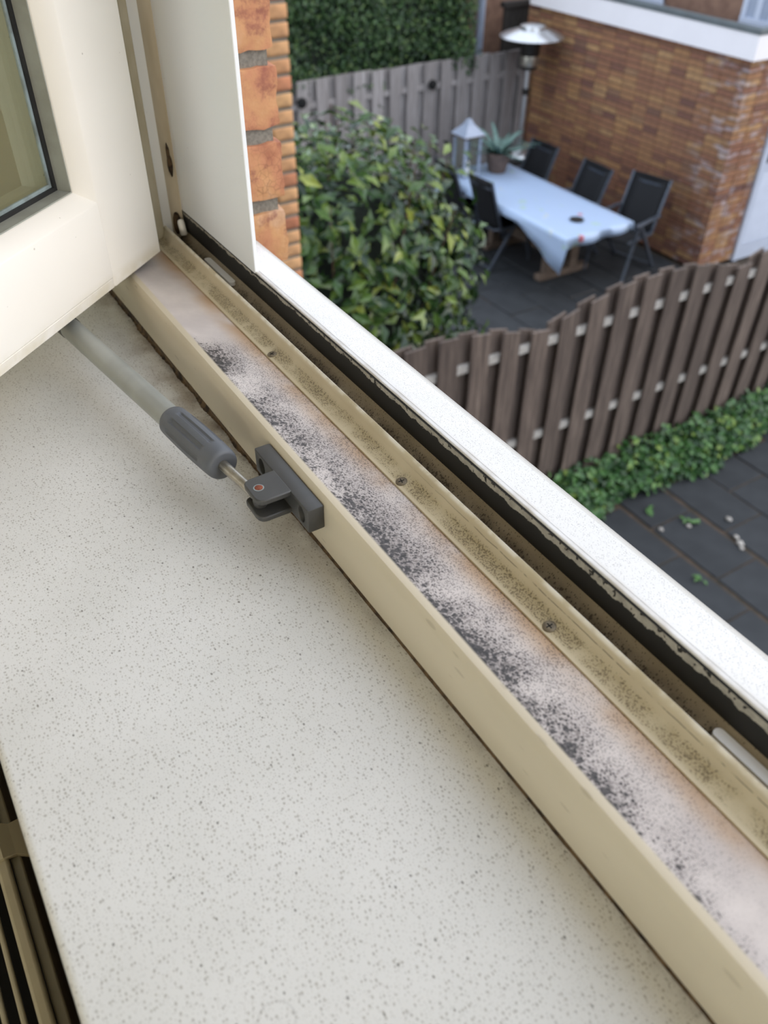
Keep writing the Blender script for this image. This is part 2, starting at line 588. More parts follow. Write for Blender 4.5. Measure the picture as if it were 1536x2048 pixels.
M['radiator'] = plain('beige_radiator_enamel', (170, 160, 132), (160, 150, 122), 30, 0.4)
M['radiator_dark'] = plain('olive_enamel', (128, 120, 96), (118, 110, 88), 30, 0.5)
M['brown_wall'] = plain('dark_brown_board', (62, 50, 44), (44, 36, 32), 20, 0.9)
M['fascia'] = plain('white_fascia_board', (250, 246, 248), (246, 242, 244), 3, 0.45)
M['coping'] = plain('grey_metal_coping', (104, 112, 114), (94, 100, 102), 8, 0.45)
M['bitumen'] = plain('roof_bitumen', (70, 70, 72), (54, 54, 56), 8, 0.8)
M['sling'] = plain('black_mesh_fabric', (17, 18, 22), (13, 14, 18), 60, 0.75)
M['alu'] = plain('grey_aluminium', (88, 94, 104), (76, 82, 92), 20, 0.4, 0.4)
M['timber'] = mat_wood('table_timber', (80, 68, 58), (116, 98, 84), (138, 120, 104), 1)
M['wgrey'] = mat_paint('pale_blue_grey_paint', (160, 170, 188), (150, 160, 178), grain=False)
M['door'] = mat_paint('white_door_paint', (196, 204, 220), (190, 198, 214), grain=False)
M['pot'] = plain('brown_clay_pot', (110, 92, 82), (92, 76, 68), 20, 0.8)
M['agave'] = plain('blue_green_leaf', (104, 132, 124), (78, 106, 96), 12, 0.5)
M['heater'] = plain('brushed_steel', (214, 216, 218), (200, 202, 204), 30, 0.28, 0.9)
M['heater_dark'] = plain('blackened_steel', (50, 46, 44), (34, 32, 30), 30, 0.5, 0.4)
M['bark'] = plain('red_brown_stem', (104, 70, 54), (76, 54, 42), 40, 0.8)
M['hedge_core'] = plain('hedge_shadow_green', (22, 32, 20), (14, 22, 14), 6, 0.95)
M['house'] = plain('brown_house_brick', (138, 108, 90), (116, 88, 74), 9, 0.9)
M['dark_wood'] = plain('dark_stained_wood', (58, 54, 50), (44, 40, 38), 12, 0.85, stretch=(4, 4, 0.6))
M['leaf_bush'] = mat_leaf('photinia_leaf', [(0.0, lin((26, 48, 24))), (0.4, lin((48, 76, 34))), (0.7, lin((76, 102, 44))), (0.9, lin((108, 128, 54))), (1.0, lin((140, 148, 66)))], 0.2)
M['leaf_bush_o'] = mat_leaf('photinia_leaf_large', [(0.0, lin((36, 66, 34))), (0.35, lin((62, 94, 42))), (0.65, lin((98, 124, 50))), (0.965, lin((144, 158, 66))), (0.975, lin((160, 92, 62))), (1.0, lin((170, 92, 80)))], 0.17, obj=True)
M['leaf_ivy'] = mat_leaf('groundcover_leaf', [(0.0, lin((30, 62, 30))), (0.5, lin((54, 94, 44))), (0.85, lin((80, 122, 60))), (1.0, lin((124, 144, 58)))], 0.4)
M['leaf_hedge'] = mat_leaf('hedge_leaf', [(0.0, lin((34, 54, 32))), (0.5, lin((54, 82, 46))), (0.85, lin((78, 106, 58))), (1.0, lin((106, 126, 72)))], 0.35)

def glass_mat(name, tint=(0.86, 0.9, 0.86, 1)):
    tint = tuple(tint)
    n = NT(name)
    n.t.nodes.remove(n.b)
    tr = n.new('ShaderNodeBsdfTransparent')
    tr.inputs[0].default_value = tint
    gl = n.new('ShaderNodeBsdfGlossy')
    gl.inputs['Roughness'].default_value = 0.02
    lw = n.new('ShaderNodeLayerWeight')
    lw.inputs[0].default_value = 0.5
    fr = n.m('ADD', n.m('MULTIPLY', n.m('POWER', lw.outputs['Facing'], 4.0), 0.7), 0.035)
    mx = n.new('ShaderNodeMixShader')
    n.link(fr, mx.inputs[0])
    n.link(tr.outputs[0], mx.inputs[1])
    n.link(gl.outputs[0], mx.inputs[2])
    n.link(mx.outputs[0], n.out.inputs[0])
    return n.mat
M['glass'] = glass_mat('window_glass')
M['glass_tint'] = glass_mat('olive_insulating_glass', (0.72, 0.73, 0.65, 1))

def mat_cloth():
    n = NT('printed_oilcloth')
    base = lin((172, 192, 220))
    f = n.noise(7, 3)
    g = n.noise(5.3, 3, v=n.scaled((1, 1.2, 1)))
    c = n.mix(n.m('MULTIPLY', n.step(f, 0.62, 0.7), 0.5), base, lin((170, 200, 160)))
    c = n.mix(n.m('MULTIPLY', n.step(g, 0.66, 0.72), 0.6), c, lin((226, 214, 130)))
    d, col = n.vor(2.6)
    r = n.m('MULTIPLY', n.m('LESS_THAN', d, 0.10), n.m('GREATER_THAN', n.xyz(col)[0], 0.80))
    c = n.mix(n.m('MULTIPLY', r, 0.75), c, lin((206, 84, 80)))
    return n.fin(c, 0.35)
M['cloth'] = mat_cloth()

G = -3.67          # garden level (interior sill top is z = 0)

# ================================================================== THE SETTING
def struct(name, vf, mat, parent=None, **k):
    o = mesh(name, vf, mat, parent, **k)
    if parent is None: o['kind'] = 'structure'
    return o

# room behind the camera
struct('floor', box(-1.3, 2.7, -3.7, -0.15, -1.02, -0.95), M['floor'])
struct('ceiling', box(-1.3, 2.7, -3.7, -0.15, 1.66, 1.72), M['ceil'])
struct('wall_back', join(box(-1.3, -1.2, -3.78, -3.7, -0.95, 1.66), box(2.6, 2.7, -3.78, -3.7, -0.95, 1.66),
                         box(-1.2, 2.6, -3.78, -3.7, 1.55, 1.66)), M['wall_in'])
w2 = thing('added_glass_doors', 'unseen white framed glass doors added in the back wall as a daylight fill', None, (0.7, -3.74, -0.95), kind='structure')  # doors added behind the viewer to light the room side
for xa in (-1.2, 0.04, 1.3, 2.54):
    mesh('mullion', box(xa, xa + 0.06, -3.77, -3.71, -0.95, 1.55), M['white'], w2)
for xa in (-1.14, 0.10, 1.36):
    mesh('pane', box(xa, xa + 1.18, -3.743, -3.739, -0.95, 1.55), M['glass'], w2)
struct('wall_left', box(-1.38, -1.3, -3.7, -0.15, -0.95, 1.66), M['wall_in'])
struct('wall_right', box(2.7, 2.78, -3.7, -0.15, -0.95, 1.66), M['wall_in'])
OX0, OX1, OZ0, OZ1 = -0.745, 2.30, -0.05, 1.50      # hole in the wall, enlarged out of view to admit more daylight
struct('wall_front', join(box(-1.3, OX0, -0.15, 0.07, -0.95, 1.66),
                          box(OX1, 2.7, -0.15, 0.07, -0.95, 1.66),
                          box(OX0, OX1, -0.15, 0.07, OZ1, 1.66),
                          box(OX0, OX1, -0.15, 0.07, -0.95, OZ0)), M['wall_in'])
struct('trim_1', box(OX0, OX1, -0.1535, -0.1505, -0.95, -0.06), M['brown_wall'])

# unseen fill lamp added behind the viewer to brighten the jamb and sill
fl = thing('fill_lamp', 'unseen lamp added as fill light behind the viewer, slim grey pole', 'lamp', (2.25, -2.0, -0.95))
mesh('base', lathe([(0.15, 0.0), (0.15, 0.02), (0.02, 0.03)], (2.25, -2.0, -0.95), 24), M['grey_plastic'], fl, smooth=40)
mesh('pole', tube((2.25, -2.0, -0.92), (2.25, -2.0, 0.52), 0.012), M['grey_plastic'], fl, smooth=40)
lamp_d = bpy.data.lights.new('bulb', 'POINT')
lamp_d.energy = LAMP_W
lamp_d.color = (1.0, 0.93, 0.83)
lamp_d.shadow_soft_size = 0.17
lamp_o = bpy.data.objects.new('bulb', lamp_d)
lamp_o.location = Vector((2.25, -2.0, 0.62)) - ORG[fl.name]
link(lamp_o, fl)

# outer leaf of the facade with its bricks
RX = -0.72
wo_ = struct('wall_outer', join(box(-3.25, RX - 0.004, 0.088, 0.176, G, 2.0),
                                box(2.30, 4.5, 0.088, 0.176, G, 2.0),
                                box(RX - 0.004, 2.30, 0.088, 0.176, G, -0.07),
                                box(RX - 0.004, 2.30, 0.088, 0.176, 1.48, 2.0)), M['mortar'])
def rough_brick(x0, x1, y0, y1, z0, z1, seed, cuts=9, amp=0.0018, rad=0.0024):
    bm = bmesh.new()
    bmesh.ops.create_cube(bm, size=1.0)
    bmesh.ops.subdivide_edges(bm, edges=bm.edges[:], cuts=cuts, use_grid_fill=True)
    sx, sy, sz = x1 - x0, y1 - y0, z1 - z0
    c = Vector(((x0 + x1) / 2, (y0 + y1) / 2, (z0 + z1) / 2))
    for v in bm.verts:
        p = Vector((v.co.x * sx, v.co.y * sy, v.co.z * sz))
        # round the arrises
        q = Vector((max(-sx/2 + rad, min(sx/2 - rad, p.x)), max(-sy/2 + rad, min(sy/2 - rad, p.y)), max(-sz/2 + rad, min(sz/2 - rad, p.z))))
        d = p - q
        if d.length > 1e-9:
            p = q + d.normalized() * rad
        nv = noise.noise_vector((p + c) * 55 + Vector((seed * 7.1, 0, 0)))
        nv2 = noise.noise_vector((p + c) * 150 + Vector((seed * 3.7, 5, 0)))
        p += nv * amp * 1.0 + nv2 * amp * 0.75
        v.co = p + c
    vs = [tuple(v.co) for v in bm.verts]
    bm.verts.index_update()
    fs = [tuple(v.index for v in f.verts) for f in bm.faces]
    bm.free()
    return vs, fs
PITCH = 0.0624
zb0 = 0.1668
k = 0
for i in range(-5, 21):
    z0 = zb0 + i * PITCH
    ln = 0.205 if i % 2 else 0.1
    detail = -4 <= i <= 2
    vf = rough_brick(RX - ln, RX + random.uniform(0, 0.002), 0.083, 0.183 + random.uniform(-0.003, 0.003), z0, z0 + 0.0505, i + 20, 12 if detail else 2, 0.0019 if detail else 0.0008)
    c = Vector((RX, 0.13, z0))
    o = mesh('brick', ([tuple(Vector(v) - c) for v in vf[0]], vf[1]), M['brick_near'], wo_, smooth=50)
    o.location = c
# wing wall further along the facade
pier = struct('wall_wing', box(-3.50, -3.2545, 0.176, 1.434, G, 1.2), M['mortar'])
pm = []
for s in range(3):
    for L in (0.1, 0.21):
        vf = rough_brick(-0.05, 0.0, -L, 0.0, 0.0, 0.0505, 50 + s, 3, 0.0014, 0.003)
        me = bpy.data.meshes.new('brick')
        me.from_pydata(vf[0], [], vf[1])
        me.shade_smooth()
        me.materials.append(M['brick_pier'])
        pm.append(me)
for i in range(-8, 22):
    z0 = -0.259 - 0.0622 * i - 0.0505
    y = 1.44
    lens = (0, 1, 1) if i % 2 else (1, 1, 0)
    for L in lens:
        o = bpy.data.objects.new('brick', pm[random.randrange(3) * 2 + L])
        o.location = (-3.25 + random.uniform(-0.002, 0.003), y, z0)
        link(o, pier)
        y -= (0.21 if L else 0.1) + 0.012

# ground outside
struct('ground', box(-30, 20, 0.05, 40, G - 0.3, G - 0.045), M['soil'])
pv = struct('patio_paving', box(-8.72, -3.5, 1.0, 7.5, G - 0.05, G - 0.012), M['soil'])
def tile_mesh(nm, sx, sy):
    bm = bmesh.new()
    bmesh.ops.create_cube(bm, size=1.0)
    bmesh.ops.scale(bm, vec=(sx, sy, 0.045), verts=bm.verts)
    bmesh.ops.bevel(bm, geom=[e for e in bm.edges], offset=0.006, segments=1, affect='EDGES')
    me = bpy.data.meshes.new(nm)
    bm.to_mesh(me)
    bm.free()
    me.materials.append(M['tile'])
    return me
tm = tile_mesh('paving_tile', 0.588, 0.388)
row = 0
y = 4.455
while y < 7.4:
    x = -8.55 + (0.3 if row % 2 else 0.0)
    while x < -3.75:
        o = bpy.data.objects.new('paving_tile', tm)
        o.location = (x, y + 0.0, G - 0.0225 + random.uniform(-0.004, 0.003))
        o.rotation_euler = (random.uniform(-.004, .004), random.uniform(-.004, .004), random.uniform(-.006, .006))
        link(o, pv)
        x += 0.6
    y += 0.4
    row += 1
gp = struct('garden_path', box(-3.38, 1.5, 1.6, 7.4, G - 0.05, G - 0.010), M['soil'])
row = 0
for y in (2.66, 3.06, 3.46, 3.66 + 0.0, 4.085, 4.515, 4.915, 5.315, 5.715):
    if y == 3.46: continue
    x = -2.445 - 1.2 + (0.3 if row % 2 == 0 else 0.0) + 0.0
    while x < -0.9:
        if x - 0.29 > -3.42:
            o = bpy.data.objects.new('paving_tile', tm)
            o.location = (x, y, G - 0.0225 + random.uniform(-0.004, 0.003))
            o.rotation_euler = (random.uniform(-.004, .004), random.uniform(-.004, .004), random.uniform(-.008, .008))
            link(o, gp)
        x += 0.6
    row += 1

# ================================================================== WINDOW FRAME
X0, X1 = -0.745, 2.30
win = thing('window_1', 'cream and white window frame, its bottom rail mouldy inside', None, (0, 0, 0), kind='structure')
rail_prof = [(0.0, -0.05), (0.0, 0.0008), (-0.0045, 0.009), (-0.005, 0.030), (-0.005, 0.0405), (-0.0042, 0.0437), (-0.0022, 0.0458), (0.0008, 0.0464), (0.0040, 0.0456), (0.0070, 0.0446), (0.0390, 0.0396), (0.0535, 0.0370), (0.0535, 0.0350), (0.0640, 0.0350), (0.0640, -0.05)]
mesh('bottom_rail', prism(rail_prof, X0, X1), M['rail'], win, smooth=35)
bar_prof = [(0.0388, 0.0397), (0.0388, 0.0408), (0.0470, 0.0424), (0.0484, 0.0440), (0.0500, 0.0485), (0.0512, 0.0510), (0.0524, 0.0516), (0.0534, 0.0508), (0.0534, 0.0372)]
bar_o = mesh('weather_bar', prism(bar_prof, -0.688, X1), M['bar'], win, smooth=40)
ch_prof = [(0.0534, 0.0352), (0.0632, 0.0372), (0.0668, 0.0405), (0.0692, 0.0443), (0.0700, 0.0443), (0.0700, 0.0350)]
mesh('drain_channel', prism(ch_prof, -0.688, X1), M['channel'], win, smooth=30)
mesh('black_gasket', prism([(0.0692, 0.0440), (0.0688, 0.0500), (0.0694, 0.0606), (0.0745, 0.0606), (0.0745, 0.0440)], -0.686, X1), M['gasket'], win, smooth=50)
os_prof = [(0.0700, 0.0608), (0.0704, 0.0620), (0.0720, 0.0620), (0.0765, 0.0593), (0.1068, 0.0466), (0.1085, 0.0462), (0.1140, 0.0427), (0.1150, 0.0405), (0.1150, -0.06), (0.0720, -0.06), (0.0720, 0.0600)]
mesh('outer_sill', prism(os_prof, RX - 0.01, X1), M['osill'], win, bevel=0.0007, seg=2)
# white ledges standing in for the bright view through the drain slots
def slot(x0, x1):
    pts = []
    ry, rx, cy = 0.0027, 0.0022, 0.0640
    for i in range(9):
        a = math.pi / 2 + math.pi * i / 8
        pts.append((x0 + rx + rx * math.cos(a), cy + ry * math.sin(a)))
    for i in range(9):
        a = -math.pi / 2 + math.pi * i / 8
        pts.append((x1 - rx + rx * math.cos(a), cy + ry * math.sin(a)))
    return prism(pts, 0.0395, 0.0424, 'z')
for a, b in ((-0.628, -0.575), (-0.0955, -0.043)):
    mesh('drain_slot_ledge', slot(a, b), M['white'], win, smooth=40, label='white ledge standing in for the bright view through a drain slot')
# screws in the weather bar
def screw(x, y):
    s = (0.0424 - 0.0408) / 0.0082
    z = 0.0408 + (y - 0.0388) * s
    nrm = Vector((0, -s, 1)).normalized()
    h = mesh('screw', lathe([(0.0033, 0.0), (0.0033, 0.0003), (0.0029, 0.0006), (0.0012, 0.00065)], Vector((x, y, z)), 20, nrm), M['screw'], win, smooth=50)
    ang = random.uniform(0, 1.5)
    vs = []
    for a in (ang, ang + math.pi / 2):
        d = Vector((math.cos(a), math.sin(a), s * math.sin(a)))
        p = Vector((x, y, z)) + nrm * 0.0006
        vs.append(bar(p - d * 0.0017, p + d * 0.0017, 0.0006, 0.0003, nrm))
    mesh('cross_recess', join(*vs), M['dark'], h)
for x, y in ((-0.4615, 0.0420), (-0.299, 0.0424), (-0.1739, 0.0428), (-0.03, 0.0428), (0.16, 0.0428)):
    screw(x, y)
# left jamb
mesh('jamb', prism([(-0.692, 0.07), (-0.544, 0.07), (-0.5436, 0.0705), (-0.5436, 0.0728), (-0.546, 0.0740), (-0.64, 0.100), (-0.735, 0.112), (-0.745, 0.112), (-0.745, 0.07)], 0.0605, 1.49, 'z'), M['jamb'], win, smooth=30)
mesh('jamb_inner', box(-0.745, -0.6925, -0.005, 0.07, 0.037, 1.49), M['jamb'], win, bevel=0.001)
mesh('jamb_bar', prism([(-0.6935, 0.0425), (-0.6855, 0.0425), (-0.6842, 0.0440), (-0.6842, 0.0490), (-0.6855, 0.0502), (-0.6935, 0.0502)], 0.040, 1.48, 'z'), M['strip'], win, smooth=40)
mesh('jamb_strip', box(-0.6935, -0.6872, 0.0502, 0.0585, 0.0375, 1.48), M['white'], win)
mesh('jamb_groove', box(-0.6935, -0.6905, 0.0585, 0.07, 0.0375, 1.48), M['groove'], win)
mesh('gasket_end_cap', lathe([(0.0022, 0.0), (0.0030, 0.0012), (0.0031, 0.010), (0.0026, 0.0125), (0.001, 0.0135)], (-0.6775, 0.0645, 0.0435), 14, (-0.35, 0, 1)), M['white'], win, smooth=60)
# dirt in the corner
def blob(c, s, seed):
    bm = bmesh.new()
    bmesh.ops.create_icosphere(bm, subdivisions=2, radius=1)
    vs = []
    for v in bm.verts:
        k_ = 1 + 0.35 * noise.noise(v.co * 2.3 + Vector((seed, 0, 0)))
        vs.append((c[0] + v.co.x * s[0] * k_, c[1] + v.co.y * s[1] * k_, c[2] + v.co.z * s[2] * k_))
    bm.verts.index_update()
    fs = [tuple(v.index for v in f.verts) for f in bm.faces]
    bm.free()
    return vs, fs
mesh('corner_grime', join(blob((-0.6895, 0.064, 0.050), (0.002, 0.0035, 0.010), 1), blob((-0.6895, 0.0655, 0.098), (0.0016, 0.002, 0.009), 2), blob((-0.6895, 0.0650, 0.108), (0.0013, 0.0012, 0.008), 3)), M['dirt'], win, smooth=60)
# head, right jamb; fixed light beyond the mullion added out of view for daylight
mesh('head', box(X0, X1, -0.005, 0.115, 1.49, 1.505), M['jamb'], win)
mesh('mullion', box(0.78, 0.84, -0.005, 0.115, 0.03, 1.49), M['jamb'], win)
mesh('added_fixed_pane', box(0.84, 2.26, 0.050, 0.054, 0.03, 1.49), M['glass'], win)
mesh('jamb_right', box(2.26, 2.30, -0.005, 0.115, 0.03, 1.49), M['jamb'], win)
# grime bead between sill board and rail
V, F = [], []
NS = 900
for i in range(NS + 1):
    x = -0.74 + (0.15 - -0.74) * i / NS
    far = 1.0 / (1.0 + math.exp((x + 0.36) * 40))
    n1 = noise.noise((x * 45, 1.3, 0)) * 0.7 + noise.noise((x * 420, 4.3, 0)) * 0.22
    n2 = noise.noise((x * 38, 7.7, 0)) * 0.7 + noise.noise((x * 500, 2.2, 0)) * 0.25
    wd = 0.0017 + far * (0.0026 + 0.0026 * n1) + 0.0005 * n1
    hh = 0.0018 + far * (0.0034 + 0.0040 * n2) + 0.0008 * n2
    V += [(x, -wd - 0.0006, -0.0002), (x, -wd * 0.6, 0.0004 + 0.0002 * n1), (x, -hh * 0.5 - 0.0002, max(0.0010, hh)), (x, 0.0006, max(0.0010, hh * 0.8))]
    if i:
        a = (i - 1) * 4
        for j in range(3):
            F.append((a + j, a + 4 + j, a + 5 + j, a + 1 + j))
mesh('grime_bead', (V, F), M['dirt'], win, smooth=70)

# ================================================================== SILL BOARD
ws = mesh('windowsill', prism([(0.002, -0.028), (0.002, 0.0), (-0.1885, 0.0), (-0.1900, -0.0004), (-0.1914, -0.0016), (-0.1924, -0.004), (-0.1932, -0.010), (-0.1930, -0.022), (-0.1918, -0.028)], X0, X1), M['sill'], None, smooth=45)
tag(ws, 'white speckled composite windowsill board below the open window', 'windowsill')

# ================================================================== RADIATOR
rad = thing('radiator', 'beige enamelled radiator with slotted top below the windowsill', 'radiator', (0.1, -0.26, -0.62))
RZ = -0.105
mesh('body', join(box(-1.0, 0.72, -0.212, -0.2095, -0.62, RZ - 0.012), box(-1.0, 0.72, -0.312, -0.307, -0.62, RZ - 0.004)), M['radiator_dark'], rad)
mesh('top_rim', box(-1.0, 0.72, -0.2200, -0.2132, RZ - 0.006, RZ), M['radiator'], rad, bevel=0.0018, seg=3)
mesh('rear_rim', box(-1.0, 0.72, -0.2130, -0.2074, RZ - 0.012, RZ - 0.005), M['radiator_dark'], rad, bevel=0.001)
yy = -0.2246
for i in range(9):
    mesh('grille_bar', box(-1.0, 0.72, yy - 0.0024, yy, RZ - 0.005, RZ - 0.001), M['radiator'], rad, bevel=0.0008)
    yy -= 0.0076
for x in (-0.55, -0.373, -0.196, -0.02, 0.157, 0.33):
    mesh('grille_strut', box(x - 0.0015, x + 0.0015, -0.302, -0.218, RZ - 0.006, RZ - 0.003), M['radiator'], rad)
# saddle clip hooking over the rim towards the wall
cl = []
for (ya, za, wa), (yb, zb, wb) in zip([(-0.2215, RZ + 0.0015, 0.012), (-0.2150, RZ + 0.0022, 0.012), (-0.2090, RZ - 0.002, 0.010), (-0.2020, RZ - 0.006, 0.013)], [(-0.2150, RZ + 0.0022, 0.012), (-0.2090, RZ - 0.002, 0.010), (-0.2020, RZ - 0.006, 0.013), (-0.1900, RZ - 0.008, 0.020)]):
    xm = -0.300
    v = []
    for (y_, z_, w_) in ((ya, za, wa), (yb, zb, wb)):
        for sx, dz in ((-1, 0), (1, 0), (1, -0.003), (-1, -0.003)):
            v.append((xm + sx * w_ / 1.0, y_, z_ + dz))
    f = [(0, 1, 5, 4), (1, 2, 6, 5), (2, 3, 7, 6), (3, 0, 4, 7), (0, 3, 2, 1), (4, 5, 6, 7)]
    cl.append((v, f))
mesh('saddle_clip', fixn(join(*cl)), M['radiator'], rad, smooth=50)
mesh('core', box(-0.99, 0.71, -0.306, -0.2135, -0.60, RZ - 0.05), M['dark'], rad)

# ================================================================== SASH
TH = R_(-49.68)
SA = Vector((-0.64058, 0.03105, 0.05))
SU = Vector((math.cos(TH), math.sin(TH), 0))
SN = Vector((-math.sin(TH), math.cos(TH), 0))
sash = thing('casement', 'cream painted wooden casement with glass pane standing half open over the windowsill', 'window sash', tuple(SA))
def sw(u, v, d):
    return SA + SU * u + Vector((0, 0, v)) + SN * d
SWD, SHT, STH = 0.66, 1.41, 0.054
def sprism_v(poly, v0, v1):      # poly (u,d) extruded in v
    n = len(poly)
    vs = [tuple(sw(u, v0, d)) for u, d in poly] + [tuple(sw(u, v1, d)) for u, d in poly]
    f = [tuple(range(n))[::-1], tuple(range(n, 2 * n))] + [(i, (i + 1) % n, n + (i + 1) % n, n + i) for i in range(n)]
    return fixn((vs, f))
def sprism_u(poly, u0, u1):      # poly (v,d) extruded in u
    n = len(poly)
    vs = [tuple(sw(u0, v, d)) for v, d in poly] + [tuple(sw(u1, v, d)) for v, d in poly]
    f = [tuple(range(n))[::-1], tuple(range(n, 2 * n))] + [(i, (i + 1) % n, n + (i + 1) % n, n + i) for i in range(n)]
    return fixn((vs, f))
def stile_poly(u0, sgn, wd):
    # outside edge u0, inside edge u0+sgn*wd with a bevel
    P = [(0, 0), (wd - 0.0012, 0), (wd + 0.0006, -0.0009), (wd + 0.0085, -0.0115), (wd + 0.0088, -0.0125), (wd + 0.0088, -0.0235), (wd + 0.0088, -STH), (0, -STH)]
    return [(u0 + sgn * a, d) for a, d in P]
mesh('hinge_stile', sprism_v(stile_poly(0, 1, 0.0673), 0.0, SHT), M['sash'], sash, bevel=0.0012, seg=2)
mesh('free_stile', sprism_v(stile_poly(SWD, -1, 0.0673), 0.0, SHT), M['sash'], sash, bevel=0.0012, seg=2)
RP = [(0.0, -0.001), (0.0072, -0.0004), (0.0076, -0.0010), (0.0080, -0.0002), (0.062, -0.0002), (0.0636, -0.0010), (0.0712, -0.0115), (0.0716, -0.0125), (0.0716, -STH), (0.0, -STH)]
mesh('bottom_rail', sprism_u(RP, 0.0678, SWD - 0.0678), M['sash'], sash, bevel=0.0006, seg=2)
mesh('top_rail', sprism_u([(SHT - 0.065, 0), (SHT, 0), (SHT, -STH), (SHT - 0.072, -STH), (SHT - 0.072, -0.0125)], 0.0674, SWD - 0.0674), M['sash'], sash)
# glazing bead lining, sealant line, rubber and pane
U0, U1, V0, V1 = 0.0761, SWD - 0.0761, 0.0716, SHT - 0.072
def lining(o, i_, d0, d1):
    """frame of four thin pieces between offsets o..i from the opening, depth d0..d1"""
    return join(sprism_v([(U0 + o, d0), (U0 + i_, d0), (U0 + i_, d1), (U0 + o, d1)], V0 + o, V1 - o),
                sprism_v([(U1 - i_, d0), (U1 - o, d0), (U1 - o, d1), (U1 - i_, d1)], V0 + o, V1 - o),
                sprism_u([(V0 + o, d0), (V0 + i_, d0), (V0 + i_, d1), (V0 + o, d1)], U0 + i_, U1 - i_),
                sprism_u([(V1 - i_, d0), (V1 - o, d0), (V1 - o, d1), (V1 - i_, d1)], U0 + i_, U1 - i_))
mesh('glazing_bead', lining(-0.0004, 0.0009, -0.0128, -0.0300), M['bead'], sash)
mesh('rubber_seal', lining(0.0009, 0.0034, -0.0235, -0.0275), M['rubber'], sash)
mesh('sealant_line', lining(0.0034, 0.0058, -0.0257, -0.0272), M['putty'], sash)
mesh('glass_pane', sprism_v([(U0, -0.0270), (U1, -0.0270), (U1, -0.0310), (U0, -0.0310)], V0, V1), M['glass_tint'], sash)
mesh('bottom_seal', sprism_u([(-0.0035, -0.006), (0.0005, -0.005), (0.0005, -0.014), (-0.0035, -0.012)], 0.004, SWD - 0.004), M['rubber'], sash)

# ================================================================== STAY
PIV = Vector((-0.3335, -0.0285, 0.0355))
END = Vector((-0.585, -0.0635, 0.0355))
st = thing('window_stay', 'grey telescopic window stay linking the frame to the open sash', 'window stay', tuple(PIV))
# bracket: base plate with forked arm
bm_parts = []
plate = box(-0.3685, -0.3020, -0.0150, -0.0050, 0.0270, 0.0428)
def fork(z0, z1):
    # plan outline x,y
    pts = [(-0.3440, -0.0140), (-0.3435, -0.0300)]
    for i in range(4):
        a = math.pi + (math.pi / 2) * i / 3
        pts.append((-0.3395 + 0.0035 * math.cos(a), -0.0312 + 0.0030 * math.sin(a)))
    for i in range(4):
        a = 1.5 * math.pi + (math.pi / 2) * i / 3
        pts.append((-0.3275 + 0.0055 * math.cos(a), -0.0302 + 0.0042 * math.sin(a)))
    pts += [(-0.3220, -0.0140)]
    return prism(pts, z0, z1, 'z')
br = mesh('bracket', plate, M['grey_plastic'], st)
cut = bpy.data.objects.new('cut', bpy.data.meshes.new('cut'))
cut.data.from_pydata(*[x if i != 1 else [] for i, x in enumerate((lambda vf: (vf[0], [], vf[1]))(join(*[
    fixn((lambda c: ([(c + 0.0037 * math.cos(2 * math.pi * i / 20), yy_, 0.0347 + 0.0052 * math.sin(2 * math.pi * i / 20)) for yy_ in (-0.02, -0.0062) for i in range(20)],
          [tuple(range(20))[::-1], tuple(range(20, 40))] + [(i, (i + 1) % 20, 20 + (i + 1) % 20, 20 + i) for i in range(20)]))(cx)) for cx in (-0.3600, -0.3105)])))])
COL.objects.link(cut)
cut.location = -PIV
br.parent = None
md = br.modifiers.new('holes', 'BOOLEAN')
md.operation = 'DIFFERENCE'
md.object = cut
md.solver = 'EXACT'
md2 = br.modifiers.new('bevel', 'BEVEL')
md2.width = 0.0009; md2.segments = 2; md2.limit_method = 'ANGLE'
dg = bpy.context.evaluated_depsgraph_get()
nm_ = bpy.data.meshes.new_from_object(br.evaluated_get(dg))
br.modifiers.clear()
br.data = nm_
br.data.shade_smooth(); br.data.set_sharp_from_angle(angle=R_(40))
br.parent = st
bpy.data.objects.remove(cut)
fk = mesh('fork_arm', fork(0.0392, 0.0428), M['grey_plastic'], st, bevel=0.0007)
mesh('fork_arm', fork(0.0275, 0.0308), M['grey_plastic'], st, bevel=0.0007)
rv = mesh('rivet', lathe([(0.0024, 0.0), (0.0024, 0.0002), (0.0017, 0.0006), (0.0006, 0.0007)], (-0.3338, -0.0284, 0.0427), 16), M['rust'], fk, smooth=50, label='rusty rivet head')
mesh('paint_ring', lathe([(0.0030, 0.0), (0.0030, 0.00012), (0.0023, 0.00018)], (-0.3338, -0.0284, 0.0427), 18), M['putty'], fk)
mesh('pivot_pin', lathe([(0.0038, 0.0), (0.0042, 0.003), (0.0036, 0.0084)], (-0.3338, -0.0284, 0.0307), 16), M['grey_plastic'], st, smooth=40)
for cx in (-0.3600, -0.3105):  # dark plugs paint the shade inside the holes
    mesh('screw_hole_shade', prism([(cx + 0.0038 * math.cos(2 * math.pi * i / 20), 0.0347 + 0.0053 * math.sin(2 * math.pi * i / 20)) for i in range(20)], -0.0120, -0.0060, 'y'), M['dark'], st)
D = (END - PIV).normalized()
LEN = (END - PIV).length
def along(s): return PIV + D * s
mesh('rod', tube(along(0.003), along(0.060), 0.0032, n=20), M['steel'], st, smooth=40, label='scratched steel rod')
GR0, GR1 = 0.0375, 0.0985
